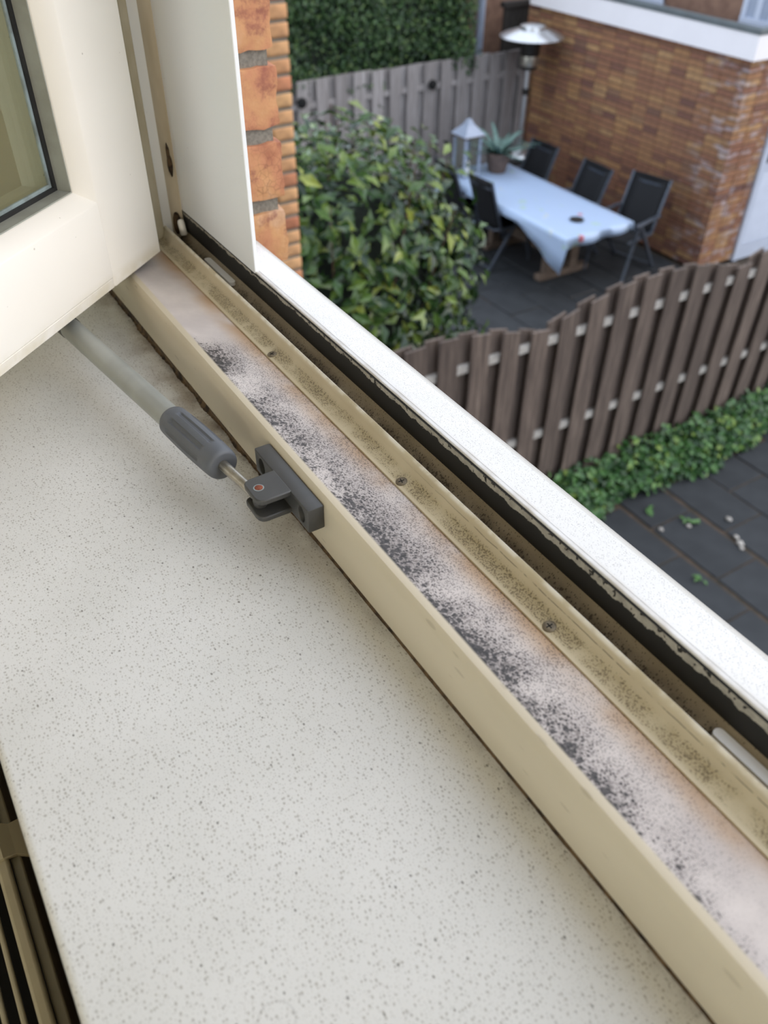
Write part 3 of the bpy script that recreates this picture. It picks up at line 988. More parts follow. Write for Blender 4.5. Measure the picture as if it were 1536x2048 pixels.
# grip measured from the bracket side
def grip_r(r, hh, t):
    s = (hh - GR0) / (GR1 - GR0)
    if 0.20 < s < 0.84:
        q = (t / (2 * math.pi) * 9) % 1.0
        e = min((s - 0.20) / 0.03, (0.84 - s) / 0.03, 1.0)
        if q < 0.34:
            return r - 0.0011 * e
    return r
gp_prof = [(0.0036, GR0 + 0.0012), (0.0078, GR0), (0.0093, GR0 + 0.0010), (0.0099, GR0 + 0.003)]
ns = 40
for i in range(ns + 1):
    s = i / ns
    gp_prof.append((0.0101 + 0.0006 * math.sin(math.pi * s), GR0 + 0.005 + s * (GR1 - GR0 - 0.010)))
gp_prof += [(0.0099, GR1 - 0.002), (0.0091, GR1 - 0.0005), (0.0086, GR1)]
mesh('grip', lathe(gp_prof, PIV, 108, D, grip_r), M['grip'], st, smooth=60)
mesh('tube', lathe([(0.0078, GR1 - 0.012), (0.0078, LEN - 0.001), (0.0068, LEN)], PIV, 32, D), M['tube'], st, smooth=40)
e = END
ebr = mesh('sash_bracket', box(e.x - 0.020, e.x + 0.004, e.y - 0.011, e.y + 0.006, 0.0405, 0.0475), M['grey_plastic'], st, bevel=0.001)
mesh('end_cap', lathe([(0.0082, LEN - 0.006), (0.0084, LEN + 0.004), (0.006, LEN + 0.007)], PIV, 20, D), M['grey_plastic'], st, smooth=40)
mesh('pivot_pin', tube((e.x - 0.004, e.y, 0.034), (e.x - 0.004, e.y, 0.046), 0.003), M['steel'], st, smooth=40)

# ================================================================== NEAR FENCE
FX = -3.40
fence = thing('wooden_fence', 'brown weathered wooden fence with arched panel tops above green ground cover', 'fence', (FX, 4.1, G))
def arch(y):
    for c in (2.24, 4.09, 5.95, 7.80):
        if abs(y - c) <= 0.93:
            return -2.033 - 0.165 * ((y - c) / 0.925) ** 2
    return -2.19
def board(x0, x1, ya, yb, za, zbk, z0):
    n = 5
    poly = [(ya, z0)] + [(ya + (yb - ya) * i / (n - 1), za + (zbk - za) * i / (n - 1)) for i in range(n)] + [(yb, z0)]
    return prism(poly, x0, x1)
y = 1.42
i = 0
while y < 7.2:
    near_post = min(abs(y + 0.07 - p) for p in (1.315, 3.165, 5.02, 6.87))
    j = random.uniform(-0.006, 0.006)
    za, zb_ = arch(y) + j, arch(y + 0.137) + j
    x0 = FX + random.uniform(-0.002, 0.002)
    mesh('front_board', board(x0 - 0.018, x0, y, y + 0.137, za, zb_, G + 0.05), M['fence'], fence)
    yb = y + 0.172
    mesh('back_board', board(FX - 0.072, FX - 0.054, yb, yb + 0.137, arch(yb) - 0.004, arch(yb + 0.137) - 0.004, G + 0.05), M['fence'], fence)
    y += 0.2365
for z in (-2.287, -3.024):
    mesh('rail', box(FX - 0.053, FX - 0.019, 1.3, 7.4, z - 0.024, z + 0.024), M['rail_pale'], fence)
for p in (1.315, 3.165, 5.02, 6.87):
    mesh('post', box(FX - 0.075, FX - 0.012, p - 0.034, p + 0.034, G - 0.04, -2.19 - 0.02), M['fence'], fence, bevel=0.004)

# ================================================================== BACK FENCE
BX = -8.74
bf = thing('wooden_fence', 'grey weathered wooden fence along the far end of the patio below the hedge', 'fence', (BX, 5.5, G))
y = 2.3
while y < 7.5:
    j = random.uniform(-0.008, 0.008)
    b0, b1 = box(BX - 0.018, BX, y, min(7.52, y + 0.14), G, -1.985 + j), None
    mesh('front_board', b0, M['fence_grey'], bf)
    yb = y + 0.12
    if yb + 0.14 < 7.52:
        mesh('back_board', box(BX - 0.07, BX - 0.052, yb, yb + 0.14, G, -1.995 + j), M['fence_grey'], bf)
    y += 0.238
for z in (-2.25, -3.2):
    mesh('rail', box(BX - 0.052, BX - 0.018, 2.3, 7.5, z - 0.03, z + 0.03), M['fence_grey'], bf)
for yy_, zz_ in ((4.235, -2.195), (5.96, -2.217)):
    mesh('black_fitting', lathe([(0.03, 0), (0.052, 0.02), (0.055, 0.05), (0.03, 0.07)], (BX, yy_, zz_), 12, (1, 0, 0)), M['dark'], bf, smooth=40, label='round black fitting')

# ================================================================== SHED
SX, SY = -5.63, 7.53
shed = thing('brick_shed', 'brown brick garden shed with white fascia and flat roof behind the patio table', 'shed', (-7.1, 8.5, G))
mesh('wall', join(box(-8.85, SX - 0.008, SY + 0.008, 10.2, G, -1.52)), M['mortar_shed'], shed)
mesh('fascia', join(box(-8.9, SX + 0.05, SY - 0.05, SY - 0.02, -1.545, -1.325), box(SX + 0.02, SX + 0.05, SY - 0.02, 10.25, -1.545, -1.325)), M['fascia'], shed)
mesh('soffit', box(-8.9, SX + 0.03, SY - 0.03, 10.2, -1.535, -1.50), M['coping'], shed)
mesh('roof', box(-8.9, SX + 0.03, SY - 0.03, 10.2, -1.36, -1.33), M['bitumen'], shed)
mesh('coping', join(box(-8.92, SX + 0.06, SY - 0.06, SY + 0.02, -1.325, -1.272), box(SX - 0.02, SX + 0.06, SY + 0.02, 10.25, -1.325, -1.272)), M['coping'], shed, bevel=0.006)
bl = []
cour = 0
z = G + 0.01
BL, BH, BJ = 0.208, 0.051, 0.0115
while z + BH < -1.50:
    # front face
    x = SX - (0.0 if cour % 2 else 0.11)
    first = True
    while x > -8.85:
        L = BL
        if first and cour % 2 == 0:
            L = 0.10
            x = SX
        bl.append(('f', x - L, x, z))
        x -= L + 0.007
        first = False
    y = SY
    fl_ = 0.10 if cour % 2 else BL
    bl.append(('s', y, y + fl_, z))
    y += fl_ + BJ
    while y < 10.0:
        if not (8.10 - BL < y < 9.05):
            bl.append(('s', y, min(y + BL, 10.1), z))
        elif y < 8.10 - 0.04:
            bl.append(('s', y, 8.10, z))
        y += BL + BJ
    z += BH + BJ
cx = Vector(CAM)
def bcen(b):
    return Vector(((b[1] + b[2]) / 2, SY, b[3])) if b[0] == 'f' else Vector((SX, (b[1] + b[2]) / 2, b[3]))
def inview(b):
    q = bcen(b) - cx
    d = q.dot(FWD)
    u, v = 768 + 1655 * q.dot(RIGHT) / d, 1024 + 1655 * q.dot(DOWN) / d
    return -10 < u < 1550 and 0 < v < 560
seen = [b for b in bl if inview(b)]
seen.sort(key=lambda b: (bcen(b) - cx).length)
pick = set(map(id, seen[:300]))
mcache = {}
VV, FF, CC = [], [], []
for b in bl:
    L = round(b[2] - b[1], 3)
    jit = random.uniform(-0.002, 0.003)
    if id(b) in pick:
        if (b[0], L) not in mcache:
            vf = box(0, L, -0.003, 0.04, 0, BH) if b[0] == 'f' else box(-0.04, 0.003, 0, L, 0, BH)
            me = bpy.data.meshes.new('brick')
            me.from_pydata(vf[0], [], vf[1])
            me.materials.append(M['brick_shed'])
            mcache[(b[0], L)] = me
        o = bpy.data.objects.new('brick', mcache[(b[0], L)])
        wp = Vector((b[1], SY - jit, b[3])) if b[0] == 'f' else Vector((SX + jit, b[1], b[3]))
        o.location = wp - ORG[shed.name]
        link(o, shed)
    else:
        vf = box(b[1], b[2], SY - 0.003 - jit, SY + 0.02, b[3], b[3] + BH) if b[0] == 'f' else box(SX - 0.02, SX + 0.003 + jit, b[1], b[2], b[3], b[3] + BH)
        o_ = len(VV)
        VV += vf[0]
        FF += [tuple(i + o_ for i in q) for q in vf[1]]
        CC += [random.random()] * 6
fb = mesh('far_bricks', (VV, FF), M['brick_shed_far'], shed)
at = fb.data.attributes.new('rnd', 'FLOAT', 'FACE')
at.data.foreach_set('value', CC)
fb['kind'] = 'stuff'
# door on the right face
dr = mesh('door', join(box(SX - 0.02, SX + 0.03, 8.11, 8.19, G - 0.02, -1.56), box(SX - 0.02, SX + 0.03, 8.97, 9.05, G - 0.02, -1.56),
                       box(SX - 0.02, SX + 0.025, 8.19, 8.97, G - 0.02, G + 0.16), box(SX - 0.02, SX + 0.025, 8.19, 8.97, -2.70, -2.62),
                       box(SX - 0.02, SX + 0.01, 8.19, 8.97, G + 0.16, -2.70)), M['door'], shed)
for i in range(14):
    z = G + 0.165 + i * 0.0575
    mesh('slat', prism([(SX + 0.008, z), (SX + 0.024, z + 0.004), (SX + 0.012, z + 0.055), (SX + 0.008, z + 0.055)], 8.19, 8.97, 'y') if True else None, M['door'], dr)
mesh('door_pane', box(SX - 0.012, SX + 0.004, 8.19, 8.97, -2.62, -1.58), M['dark'], dr)

# upper house wall behind the shed roof, with its windows
hf = thing('house_facade', 'brown brick upper house wall with white framed windows above the shed roof', 'house', (-7.0, 7.9, -1.33))
mesh('wall', box(-8.8, -5.62, 7.72, 7.95, -1.329, -0.75), M['house'], hf)
for (xa, xb_) in ((-6.02, -5.64), (-7.45, -7.02)):
    wf = mesh('window', join(box(xa, xa + 0.055, 7.69, 7.73, -1.28, -0.8), box(xb_ - 0.055, xb_, 7.69, 7.73, -1.28, -0.8), box((xa + xb_) / 2 - 0.03, (xa + xb_) / 2 + 0.03, 7.69, 7.73, -1.28, -0.8), box(xa, xb_, 7.685, 7.735, -1.30, -1.25)), M['door'], hf)
    mesh('pane', box(xa, xb_, 7.705, 7.722, -1.28, -0.8), M['wgrey'], wf)

# brick house wall, drainpipe and dark screen beyond the far fence
hw = thing('neighbour_house', 'brownish house wall with a pale drainpipe behind the hedge', 'house', (-9.75, 7.0, G))
mesh('wall', box(-10.4, -9.75, 2.0, 11.0, G, -0.9), M['house'], hw)
mesh('drainpipe', tube((-9.66, 7.34, G), (-9.66, 7.34, -0.92), 0.05, n=14), M['wgrey'], hw, smooth=40)
ds = thing('garden_screen', 'dark stained wooden screen between drainpipe and patio heater top', 'screen', (-9.3, 7.6, G))
yy_ = 7.42
while yy_ < 8.6:
    mesh('slat', box(-9.32, -9.29, yy_, yy_ + 0.085, G, -1.62 + random.uniform(-.02, .02)), M['dark_wood'], ds)
    yy_ += 0.092
mesh('cap_rail', box(-9.36, -9.27, 7.4, 8.65, -1.64, -1.58), M['dark_wood'], ds)

# ================================================================== HEDGE
hd = thing('hedge', 'tall dense dark green hedge rising behind the far grey fence', 'hedge', (-9.2, 4.6, G))
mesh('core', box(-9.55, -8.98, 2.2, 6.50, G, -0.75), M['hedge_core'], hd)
n = 17000
P = np.stack([rng.uniform(-9.0, -8.80, n), rng.uniform(2.2, 6.62, n), rng.uniform(-2.15, -0.7, n)], 1)
P[:, 0] += 0.06 * np.sin(P[:, 1] * 5.1) + 0.05 * np.sin(P[:, 2] * 9 + P[:, 1] * 3)
P[:, 2] -= 0.10 * np.clip((5.6 - P[:, 1]) / 2.0, 0, 1) * (P[:, 2] < -1.8)
N = rng.normal(size=(n, 3)) * 0.7 + np.array([0.8, 0.0, 0.5])
n2 = 2500
P2 = np.stack([rng.uniform(-9.5, -8.85, n2), rng.uniform(6.45, 6.66, n2), rng.uniform(-2.1, -0.7, n2)], 1)
N2 = rng.normal(size=(n2, 3)) * 0.7 + np.array([0.3, 0.8, 0.4])
P = np.concatenate([P, P2]); N = np.concatenate([N, N2])
V, F = leaf_cloud(P, N, 0.06, rng)
lv = mesh('foliage', (V, F), M['leaf_hedge'], hd)
at = lv.data.attributes.new('rnd', 'FLOAT', 'FACE')
at.data.foreach_set('value', np.tile(rng.uniform(0, 1, len(P)), 4).astype(np.float32))
lv['kind'] = 'stuff'

# ================================================================== BUSH
BC = np.array([-5.0, 2.55, -2.37])
bush = thing('photinia_bush', 'large rounded green shrub with glossy leaves and a few red tips', 'bush', (BC[0], BC[1], G))
def bush_surface(n, lo, hi):
    d = rng.normal(size=(n, 3))
    d /= np.linalg.norm(d, axis=1, keepdims=True)
    r = rng.uniform(lo, hi, n)[:, None]
    bumpy = 1 + 0.07 * np.sin(d[:, :1] * 9 + 1) * np.cos(d[:, 1:2] * 8) + 0.05 * np.sin(d[:, 2:3] * 13 + d[:, :1] * 7)
    P = BC + d * r * bumpy * np.array([0.95, 1.2, 1.17])
    P[:, 2] = np.where(d[:, 2] < -0.2, BC[2] + d[:, 2] * r[:, 0] * 1.0, P[:, 2])
    keep = P[:, 2] > G + 0.05
    return P[keep], d[keep]
P, d = bush_surface(5200, 0.60, 1.0)
N = d + rng.normal(size=d.shape) * 0.45 + np.array([0.15, 0, 0.45])
V, F = leaf_cloud(P, N, 0.125, rng, 0.22, 0.48)
lv = mesh('inner_foliage', (V, F), M['leaf_bush'], bush)
at = lv.data.attributes.new('rnd', 'FLOAT', 'FACE')
at.data.foreach_set('value', np.tile(rng.uniform(0, 1, len(P)), 4).astype(np.float32))
lv['kind'] = 'stuff'
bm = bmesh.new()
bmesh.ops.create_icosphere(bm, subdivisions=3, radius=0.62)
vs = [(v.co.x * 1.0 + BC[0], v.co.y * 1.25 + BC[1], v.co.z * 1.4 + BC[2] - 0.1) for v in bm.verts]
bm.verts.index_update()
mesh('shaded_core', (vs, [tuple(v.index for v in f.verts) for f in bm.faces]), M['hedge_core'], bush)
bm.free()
# the leaves that show largest
lm = []
for s in range(3):
    Lm = bpy.data.meshes.new('leaf')
    fo = (0.14, 0.2, 0.28)[s]
    vs, fs = [], []
    pr = [(0, 0.0), (0.18, 0.6), (0.42, 1.0), (0.7, 0.72), (1.0, 0.0)]
    for t, wdt in pr:
        zc = -0.18 * (t - 0.4) ** 2
        for sgn in (-1, 0, 1):
            vs.append((t, sgn * wdt * 0.25, zc + abs(sgn) * wdt * fo * 0.4))
    for a in range(4):
        for q in range(2):
            i0 = a * 3 + q
            fs.append((i0, i0 + 3, i0 + 4, i0 + 1))
    Lm.from_pydata(vs, [], fs)
    Lm.shade_smooth()
    Lm.materials.append(M['leaf_bush_o'])
    lm.append(Lm)
P, d = bush_surface(1500, 0.98, 1.05)
view = (np.array(CAM) - P)
view /= np.linalg.norm(view, axis=1, keepdims=True)
q = P - np.array(CAM)
dep = q @ np.array(FWD)
uu = 768 + 1655 * (q @ np.array(RIGHT)) / dep
vv = 1024 + 1655 * (q @ np.array(DOWN)) / dep
vis = (np.sum(d * view, axis=1) > 0.05) & (uu > 600) & (uu < 1000) & (vv > 200) & (vv < 720) & (vv < 560 + (uu - 605) * 0.815 + 5) 
idx = np.where(vis)[0][:290]
for i in idx:
    o = bpy.data.objects.new('leaf', lm[random.randrange(3)])
    s = random.uniform(0.10, 0.165)
    nrm = Vector(d[i]) * 0.8 + Vector((0.15, 0, 0.55)) + Vector(rng.normal(size=3)) * 0.35
    nrm.normalize()
    t = Vector(rng.normal(size=3)); t = (t - nrm * t.dot(nrm)).normalized()
    b = nrm.cross(t)
    o.matrix_local = Matrix(((t.x * s, b.x * s, nrm.x * s, P[i][0] - BC[0]), (t.y * s, b.y * s, nrm.y * s, P[i][1] - BC[1]), (t.z * s, b.z * s, nrm.z * s, P[i][2] - G), (0, 0, 0, 1)))
    link(o, bush)
    o.matrix_local = o.matrix_local
# stems, some poking out of the top with young shoots
for i in range(26):
    dd = Vector((random.uniform(-0.7, 0.7), random.uniform(-0.9, 0.9), random.uniform(0.5, 1.0))).normalized()
    tip = Vector(BC) + Vector((dd.x * 0.95, dd.y * 1.2, dd.z * 1.17)) * random.uniform(0.94, 1.04)
    base = Vector((BC[0] + dd.x * 0.2, BC[1] + dd.y * 0.2, G + 0.1))
    mid = (base + tip) / 2 + Vector((dd.x, dd.y, 0)) * 0.12
    mesh('stem', join(tube(base, mid, 0.012, 0.008, 6), tube(mid, tip, 0.008, 0.003, 6)), M['bark'], bush)

# ================================================================== GROUND COVER
n = 9000
P = np.stack([rng.uniform(-3.38, -2.98, n), rng.uniform(1.6, 7.2, n), np.zeros(n)], 1)
edge = -3.03 + 0.05 * np.sin(P[:, 1] * 4.3) + 0.03 * np.sin(P[:, 1] * 11)
P = P[P[:, 0] < edge]
P[:, 2] = G + 0.02 + rng.uniform(0.1, 1, len(P)) * (0.05 + 0.19 * np.clip((-3.0 - P[:, 0]) / 0.35, 0, 1))
N = rng.normal(size=P.shape) * 0.5 + np.array([0.5, 0, 0.9])
V, F = leaf_cloud(P, N, 0.065, rng, 0.2, 0.7)
lv = mesh('ground_cover', (V, F), M['leaf_ivy'])
at = lv.data.attributes.new('rnd', 'FLOAT', 'FACE')
at.data.foreach_set('value', np.tile(rng.uniform(0, 1, len(P)), 4).astype(np.float32))
tag(lv, 'low leafy green ground cover along the foot of the brown fence', 'ground cover', kind='stuff')
n = 1500
P = np.stack([rng.uniform(-4.0, -3.5, n), rng.uniform(3.2, 5.2, n), np.zeros(n)], 1)
P[:, 0] -= 1.2 * np.clip(rng.normal(size=n) * 0.1, 0, 1)
P[:, 2] = G + rng.uniform(0.0, 0.06, n)
V, F = leaf_cloud(P, rng.normal(size=P.shape) * 0.5 + np.array([0, 0, 0.8]), 0.05, rng, 0.2, 0.5)
lv = mesh('moss_strip', (V, F), M['leaf_ivy'])
at = lv.data.attributes.new('rnd', 'FLOAT', 'FACE')
at.data.foreach_set('value', np.tile(rng.uniform(0, 1, len(P)), 4).astype(np.float32))
tag(lv, 'strip of green weeds on the patio behind the brown fence', 'weeds', kind='stuff')

# ================================================================== TABLE
TZ = G + 0.70
TX0, TX1, TY0, TY1 = -7.98, -5.78, 5.60, 6.50
tb = thing('garden_table', 'long wooden trestle garden table under a pale oilcloth', 'table', (-6.9, 6.03, G))
for i in range(6):
    wdt = (TY1 - TY0) / 6
    mesh('plank', box(TX0, TX1, TY0 + i * wdt + 0.004, TY0 + (i + 1) * wdt - 0.004, TZ - 0.04, TZ), M['timber'], tb)
for x in (-7.29, -6.34):
    mesh('foot', box(x - 0.05, x + 0.05, 5.80, 6.50, G, G + 0.07), M['timber'], tb, bevel=0.01)
    mesh('bearer', box(x - 0.04, x + 0.04, 5.66, 6.42, TZ - 0.10, TZ - 0.041), M['timber'], tb)
    for y in (5.93, 6.28):
        mesh('leg', box(x - 0.04, x + 0.04, y - 0.055, y + 0.055, G + 0.07, TZ - 0.10), M['timber'], tb, bevel=0.006)
mesh('stretcher', box(-7.25, -6.38, 6.07, 6.13, G + 0.18, G + 0.29), M['timber'], tb)
# cloth
V, F = [], []
def hang_near(x):
    t = (x - TX0) / (TX1 - TX0)
    return 0.07 + 0.24 * max(0, (t - 0.66) / 0.30) ** 1.2 * (1 if t < 0.97 else 0.98) + 0.25 * max(0, (0.10 - t) / 0.10)
NX, NY = 44, 16
rows = []
zt = TZ + 0.006
for i in range(NX + 1):
    x = TX0 - 0.01 + (TX1 - TX0 + 0.02) * i / NX
    hn = hang_near(x)
    fold = 0.02 * math.sin(i * 0.9)
    col = [(x, TY0 - 0.018 - 0.05 * (hn / 0.4) + fold * hn * 2, zt - hn), (x, TY0 - 0.02 - fold * hn, zt - hn * 0.5), (x, TY0 - 0.015, zt - 0.03), (x, TY0 - 0.008, zt)]
    for jn in range(1, NY):
        col.append((x, TY0 + (TY1 - TY0) * jn / NY, zt + 0.002 * math.sin(i * 1.7 + jn)))
    col += [(x, TY1 + 0.008, zt), (x, TY1 + 0.015, zt - 0.03), (x, TY1 + 0.02, zt - 0.10)]
    rows.append(col)
# end drops
def drop(col, sx, h1, h2):
    out = []
    for k_, (x, y, z) in enumerate(col):
        tt = k_ / (len(col) - 1)
        hh = h1 * (1 - tt) + h2 * tt
        out.append((x + sx * (0.015 + 0.02 * math.sin(k_ * 0.9)), y, min(z, zt - hh + 0.0) if z > zt - hh else z))
    return out
rows = [drop(rows[0], -1, 0.22, 0.10)] + rows + [drop(rows[-1], 1, 0.10, 0.07)]
nc = len(rows[0])
for r_ in rows: V += r_
for i in range(len(rows) - 1):
    for j in range(nc - 1):
        F.append((i * nc + j, (i + 1) * nc + j, (i + 1) * nc + j + 1, i * nc + j + 1))
tc = mesh('tablecloth', (V, F), M['cloth'], smooth=80)
md = tc.modifiers.new('thick', 'SOLIDIFY'); md.thickness = 0.002; md.offset = 1.0
tag(tc, 'pale blue-white printed oilcloth hanging in a point at the near table corner', 'tablecloth')
dsh = mesh('small_dish', lathe([(0.055, 0.0), (0.075, 0.012), (0.070, 0.014), (0.05, 0.006), (0.001, 0.005)], (-6.10, 6.02, zt + 0.004), 20), M['heater_dark'], smooth=50)
tag(dsh, 'small dark round dish lying on the tablecloth near its front end', 'dish')

# ================================================================== CHAIRS
def make_chair(name, wd, bh):
    """local: faces +y, origin on the ground under the seat centre"""
    t = thing(name, 'x', 'chair', (0, 0, 0))
    h = wd / 2
    # back: from seat rear (y=-0.2, z=0.44) to top (y=-0.40, z=bh)
    yb0, yb1 = -0.20, -0.40
    def bp(s, x): return (x, yb0 + (yb1 - yb0) * s, 0.42 + (bh - 0.42) * s)
    V, F = [], []
    for i in range(9):
        s = i / 8
        for k_ in range(5):
            x = -h + 0.03 + (wd - 0.06) * k_ / 4
            p = Vector(bp(s, x))
            p.y -= 0.03 * math.sin(math.pi * k_ / 4) * 0.6
            V.append(tuple(p))
        if i:
            a = (i - 1) * 5
            F += [(a + k_, a + k_ + 1, a + 6 + k_, a + 5 + k_) for k_ in range(4)]
    b = mesh('backrest', (V, F), M['sling'], t, smooth=60)
    md = b.modifiers.new('s', 'SOLIDIFY'); md.thickness = 0.008; md.offset = 0
    sv, sf = [], []
    for i in range(6):
        s = i / 5
        for k_ in range(3):
            sv.append((-h + 0.03 + (wd - 0.06) * k_ / 2, -0.20 + 0.46 * s, 0.42 + 0.02 * s - (0.02 if k_ == 1 else 0)))
        if i:
            a = (i - 1) * 3
            sf += [(a + k_, a + k_ + 1, a + 4 + k_, a + 3 + k_) for k_ in range(2)]
    b = mesh('seat', (sv, sf), M['sling'], t, smooth=60)
    md = b.modifiers.new('s', 'SOLIDIFY'); md.thickness = 0.01; md.offset = 0
    for sg in (-1, 1):
        x = sg * (h - 0.012)
        mesh('back_post', bar(bp(-0.02, x), bp(1.01, x), 0.028, 0.022, (0, 1, 0)), M['alu'], t, bevel=0.004)
        mesh('seat_rail', bar((x, -0.22, 0.425), (x, 0.27, 0.445), 0.022, 0.03), M['alu'], t)
        xa = sg * (h + 0.012)
        mesh('armrest', bar((xa, -0.27, 0.615), (xa, 0.20, 0.618), 0.045, 0.025), M['alu'], t, bevel=0.008)
        mesh('rear_leg', bar((xa, 0.10, 0.605), (xa, -0.36, 0.0), 0.022, 0.034, (0, 0.8, 0.5)), M['alu'], t)
        mesh('front_leg', bar((xa - sg * 0.006, 0.12, 0.605), (xa - sg * 0.006, 0.27, 0.0), 0.022, 0.034, (0, 1, 0.2)), M['alu'], t)
    mesh('top_bar', bar(bp(0.97, -h + 0.02), bp(0.97, h - 0.02), 0.02, 0.03), M['sling'], t)
    mesh('head_bar', bar(Vector(bp(0.86, -h + 0.02)) + Vector((0, -0.012, 0)), Vector(bp(0.86, h - 0.02)) + Vector((0, -0.012, 0)), 0.012, 0.02), M['alu'], t)
    mesh('lower_bar', polytube([(-h, -0.19, 0.44), (-h * 0.5, -0.225, 0.405), (h * 0.5, -0.225, 0.405), (h, -0.19, 0.44)], 0.011, 6), M['alu'], t)
    mesh('foot_bar', tube((-h, -0.33, 0.04), (h, -0.33, 0.04), 0.010, n=8), M['alu'], t)
    return t
c1 = make_chair('garden_chair', 0.48, 0.95)
c1.location = (-6.99, 5.80, G)
c1.rotation_euler = (0, 0, R_(4))
spots = [(-7.60, 5.80, -2, 'black folding garden chair right of the bush, furthest left of all the chairs', (0.85, 1.0, 1.02)),
         (-6.11, 6.76, 193, 'black folding garden chair standing askew at the right end of the table', (1.0, 1.0, 0.99)),
         (-6.80, 6.52, 178, 'black folding garden chair in the middle of the row along the brick wall', (1.0, 1.0, 0.98)),
         (-7.67, 6.50, 180, 'black folding garden chair nearest the patio heater along the brick wall', (1.0, 1.0, 0.98))]
tag(c1, 'black folding garden chair seen from behind, overlapping the near edge of the table', 'chair', 'garden chairs around the table')
c1.scale = (0.80, 1.0, 1.04)
for x, y, a, lab, sc_ in spots:
    c = copy_tree(c1)
    c.location = (x, y, G)
    c.rotation_euler = (0, 0, R_(a))
    c.scale = sc_
    c['label'] = lab

# ================================================================== HEATER
HX, HY = -8.36, 7.10
ht = thing('patio_heater', 'tall patio heater with a wide shiny reflector beside the brick shed', 'patio heater', (HX, HY, G))
HR = 1.90
rf = mesh('reflector', lathe([(0.37, HR), (0.375, HR + 0.008), (0.33, HR + 0.032), (0.22, HR + 0.07), (0.15, HR + 0.085), (0.145, HR + 0.115), (0.10, HR + 0.125), (0.001, HR + 0.128), (0.001, HR + 0.11), (0.14, HR + 0.06), (0.35, HR + 0.002)], (HX, HY, G), 40), M['heater'], ht, smooth=35)
mesh('burner_head', lathe([(0.09, HR - 0.34), (0.105, HR - 0.32), (0.105, HR - 0.20), (0.11, HR - 0.19), (0.115, HR - 0.05), (0.03, HR - 0.04), (0.03, HR + 0.05)], (HX, HY, G), 20), M['heater_dark'], ht, smooth=35)
mesh('burner_band', lathe([(0.107, HR - 0.30), (0.110, HR - 0.29), (0.110, HR - 0.17), (0.107, HR - 0.16)], (HX, HY, G), 20), M['steel'], ht, smooth=35)
mesh('pole', lathe([(0.032, 0.62), (0.032, HR - 0.33)], (HX, HY, G), 16), M['heater'], ht, smooth=40)
mesh('collar', lathe([(0.045, HR - 0.62), (0.045, HR - 0.55)], (HX, HY, G), 14), M['heater_dark'], ht, smooth=40)
mesh('tank_housing', lathe([(0.20, 0.08), (0.20, 0.56), (0.18, 0.60)], (HX, HY, G), 24), M['heater_dark'], ht, smooth=40)
mesh('housing_lid', lathe([(0.205, 0.56), (0.21, 0.59), (0.16, 0.64), (0.05, 0.665), (0.035, 0.67)], (HX, HY, G), 24), M['heater'], ht, smooth=40)
mesh('base', lathe([(0.26, 0.0), (0.27, 0.03), (0.24, 0.08), (0.2, 0.085)], (HX, HY, G), 24), M['heater_dark'], ht, smooth=40)

# ================================================================== LANTERN AND POT
LX, LY, LZ = -7.80, 5.84, TZ + 0.01
ln_ = thing('lantern', 'pale metal lantern with pointed roof on the far end of the table', 'lantern', (LX, LY, LZ))
mesh('base', box(LX - 0.12, LX + 0.12, LY - 0.12, LY + 0.12, LZ, LZ + 0.035), M['wgrey'], ln_, bevel=0.006)
for sx in (-1, 1):
    for sy in (-1, 1):
        mesh('post', box(LX + sx * 0.10 - 0.013, LX + sx * 0.10 + 0.013, LY + sy * 0.10 - 0.013, LY + sy * 0.10 + 0.013, LZ + 0.035, LZ + 0.42), M['wgrey'], ln_)
mesh('collar', box(LX - 0.125, LX + 0.125, LY - 0.125, LY + 0.125, LZ + 0.42, LZ + 0.445), M['timber'], ln_)
V = [(LX - 0.14, LY - 0.14, LZ + 0.445), (LX + 0.14, LY - 0.14, LZ + 0.445), (LX + 0.14, LY + 0.14, LZ + 0.445), (LX - 0.14, LY + 0.14, LZ + 0.445)]
V += [(LX + a * 0.05, LY + b * 0.05, LZ + 0.54) for a, b in ((-1, -1), (1, -1), (1, 1), (-1, 1))] + [(LX + a * 0.018, LY + b * 0.018, LZ + 0.60) for a, b in ((-1, -1), (1, -1), (1, 1), (-1, 1))]
F = [(3, 2, 1, 0), (8, 9, 10, 11)]
for l in (0, 4):
    F += [(l + i, l + (i + 1) % 4, l + 4 + (i + 1) % 4, l + 4 + i) for i in range(4)]
mesh('roof', (V, F), M['wgrey'], ln_)
for s_ in (-1, 1):
    mesh('glass_pane', box(LX - 0.087, LX + 0.087, LY + s_ * 0.098 - 0.0015, LY + s_ * 0.098 + 0.0015, LZ + 0.035, LZ + 0.42), M['glass'], ln_)
mesh('candle', lathe([(0.04, 0.035), (0.04, 0.14), (0.03, 0.145)], (LX, LY, LZ), 14), M['white'], ln_, smooth=40)
PX, PY = -7.70, 6.22
pt = thing('potted_agave', 'blue-green spiky plant in a brown pot on the far end of the table', 'plant', (PX, PY, TZ + 0.01))
mesh('pot', lathe([(0.10, 0.0), (0.145, 0.19), (0.155, 0.195), (0.155, 0.225), (0.14, 0.225), (0.13, 0.18)], (PX, PY, TZ + 0.01), 20), M['pot'], pt, smooth=40)
mesh('soil', lathe([(0.134, 0.185), (0.134, 0.195)], (PX, PY, TZ + 0.01), 16), M['soil'], pt)
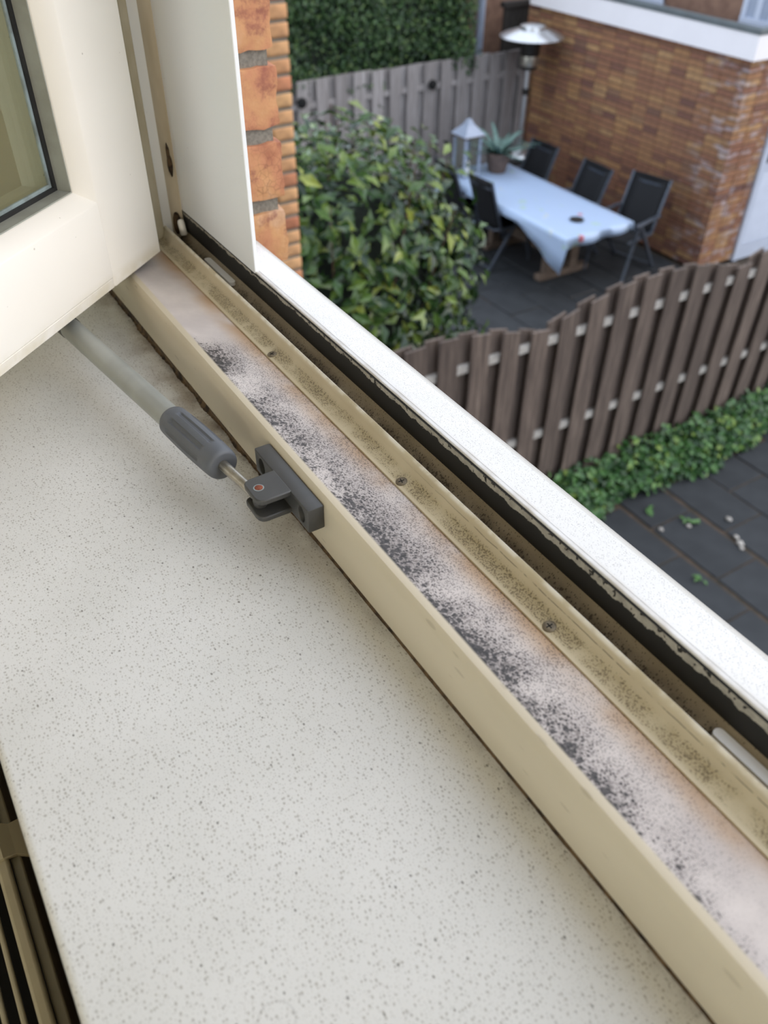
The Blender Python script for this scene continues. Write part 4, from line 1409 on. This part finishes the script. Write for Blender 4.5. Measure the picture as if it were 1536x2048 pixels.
for i in range(22):
    a = i * 2.39996
    el = 0.15 + 0.9 * ((i % 11) / 11.0)
    L = random.uniform(0.34, 0.48)
    V, F = [], []
    for s in range(6):
        t = s / 5
        r = 0.03 + L * t * math.cos(el - 0.3 * t)
        z = TZ + 0.20 + L * t * math.sin(el) * (1 - 0.35 * t * t)
        wdt = 0.040 * (1 - t) ** 0.7 + 0.001
        c, s_ = math.cos(a), math.sin(a)
        V += [(PX + r * c - wdt * s_, PY + r * s_ + wdt * c, z + 0.008), (PX + r * c, PY + r * s_, z), (PX + r * c + wdt * s_, PY + r * s_ - wdt * c, z + 0.008)]
        if s:
            b = (s - 1) * 3
            F += [(b, b + 3, b + 4, b + 1), (b + 1, b + 4, b + 5, b + 2)]
    mesh('leaf', (V, F), M['agave'], pt, smooth=60)

# ================================================================== LITTER ON THE PATH
pebs = [(-2.36, 4.33, 0.022), (-2.30, 4.30, 0.03), (-2.26, 4.27, 0.02), (-2.52, 4.44, 0.025), (-2.12, 4.52, 0.03), (-2.02, 4.42, 0.026), (-2.62, 4.13, 0.02), (-2.70, 3.93, 0.02)]
for i, (x, y, s) in enumerate(pebs):
    o = mesh('pebble', blob((x, y, G + s * 0.35), (s, s * 0.8, s * 0.5), i + 3.3), M['rail_pale'], smooth=60)
    tag(o, 'small pale pebble lying in the joints of the dark paving', 'pebble', 'pebbles on the garden path')
for i, (x, y) in enumerate([(-2.62, 4.22), (-2.66, 4.16), (-2.20, 3.78), (-2.9, 4.02)]):
    V, F = leaf_cloud(np.array([[x + random.uniform(-.02, .02), y + random.uniform(-.02, .02), G + 0.012 + 0.002 * k_] for k_ in range(5)]), np.tile([[0.1, 0.1, 1.0]], (5, 1)), 0.06, rng, 0.2, 0.5)
    o = mesh('weed_tuft', (V, F), M['leaf_ivy'])
    at = o.data.attributes.new('rnd', 'FLOAT', 'FACE')
    at.data.foreach_set('value', np.full(len(F), 0.85, dtype=np.float32))
    tag(o, 'tiny green weed tuft growing between the dark path tiles', 'weed', 'weeds in the garden path')
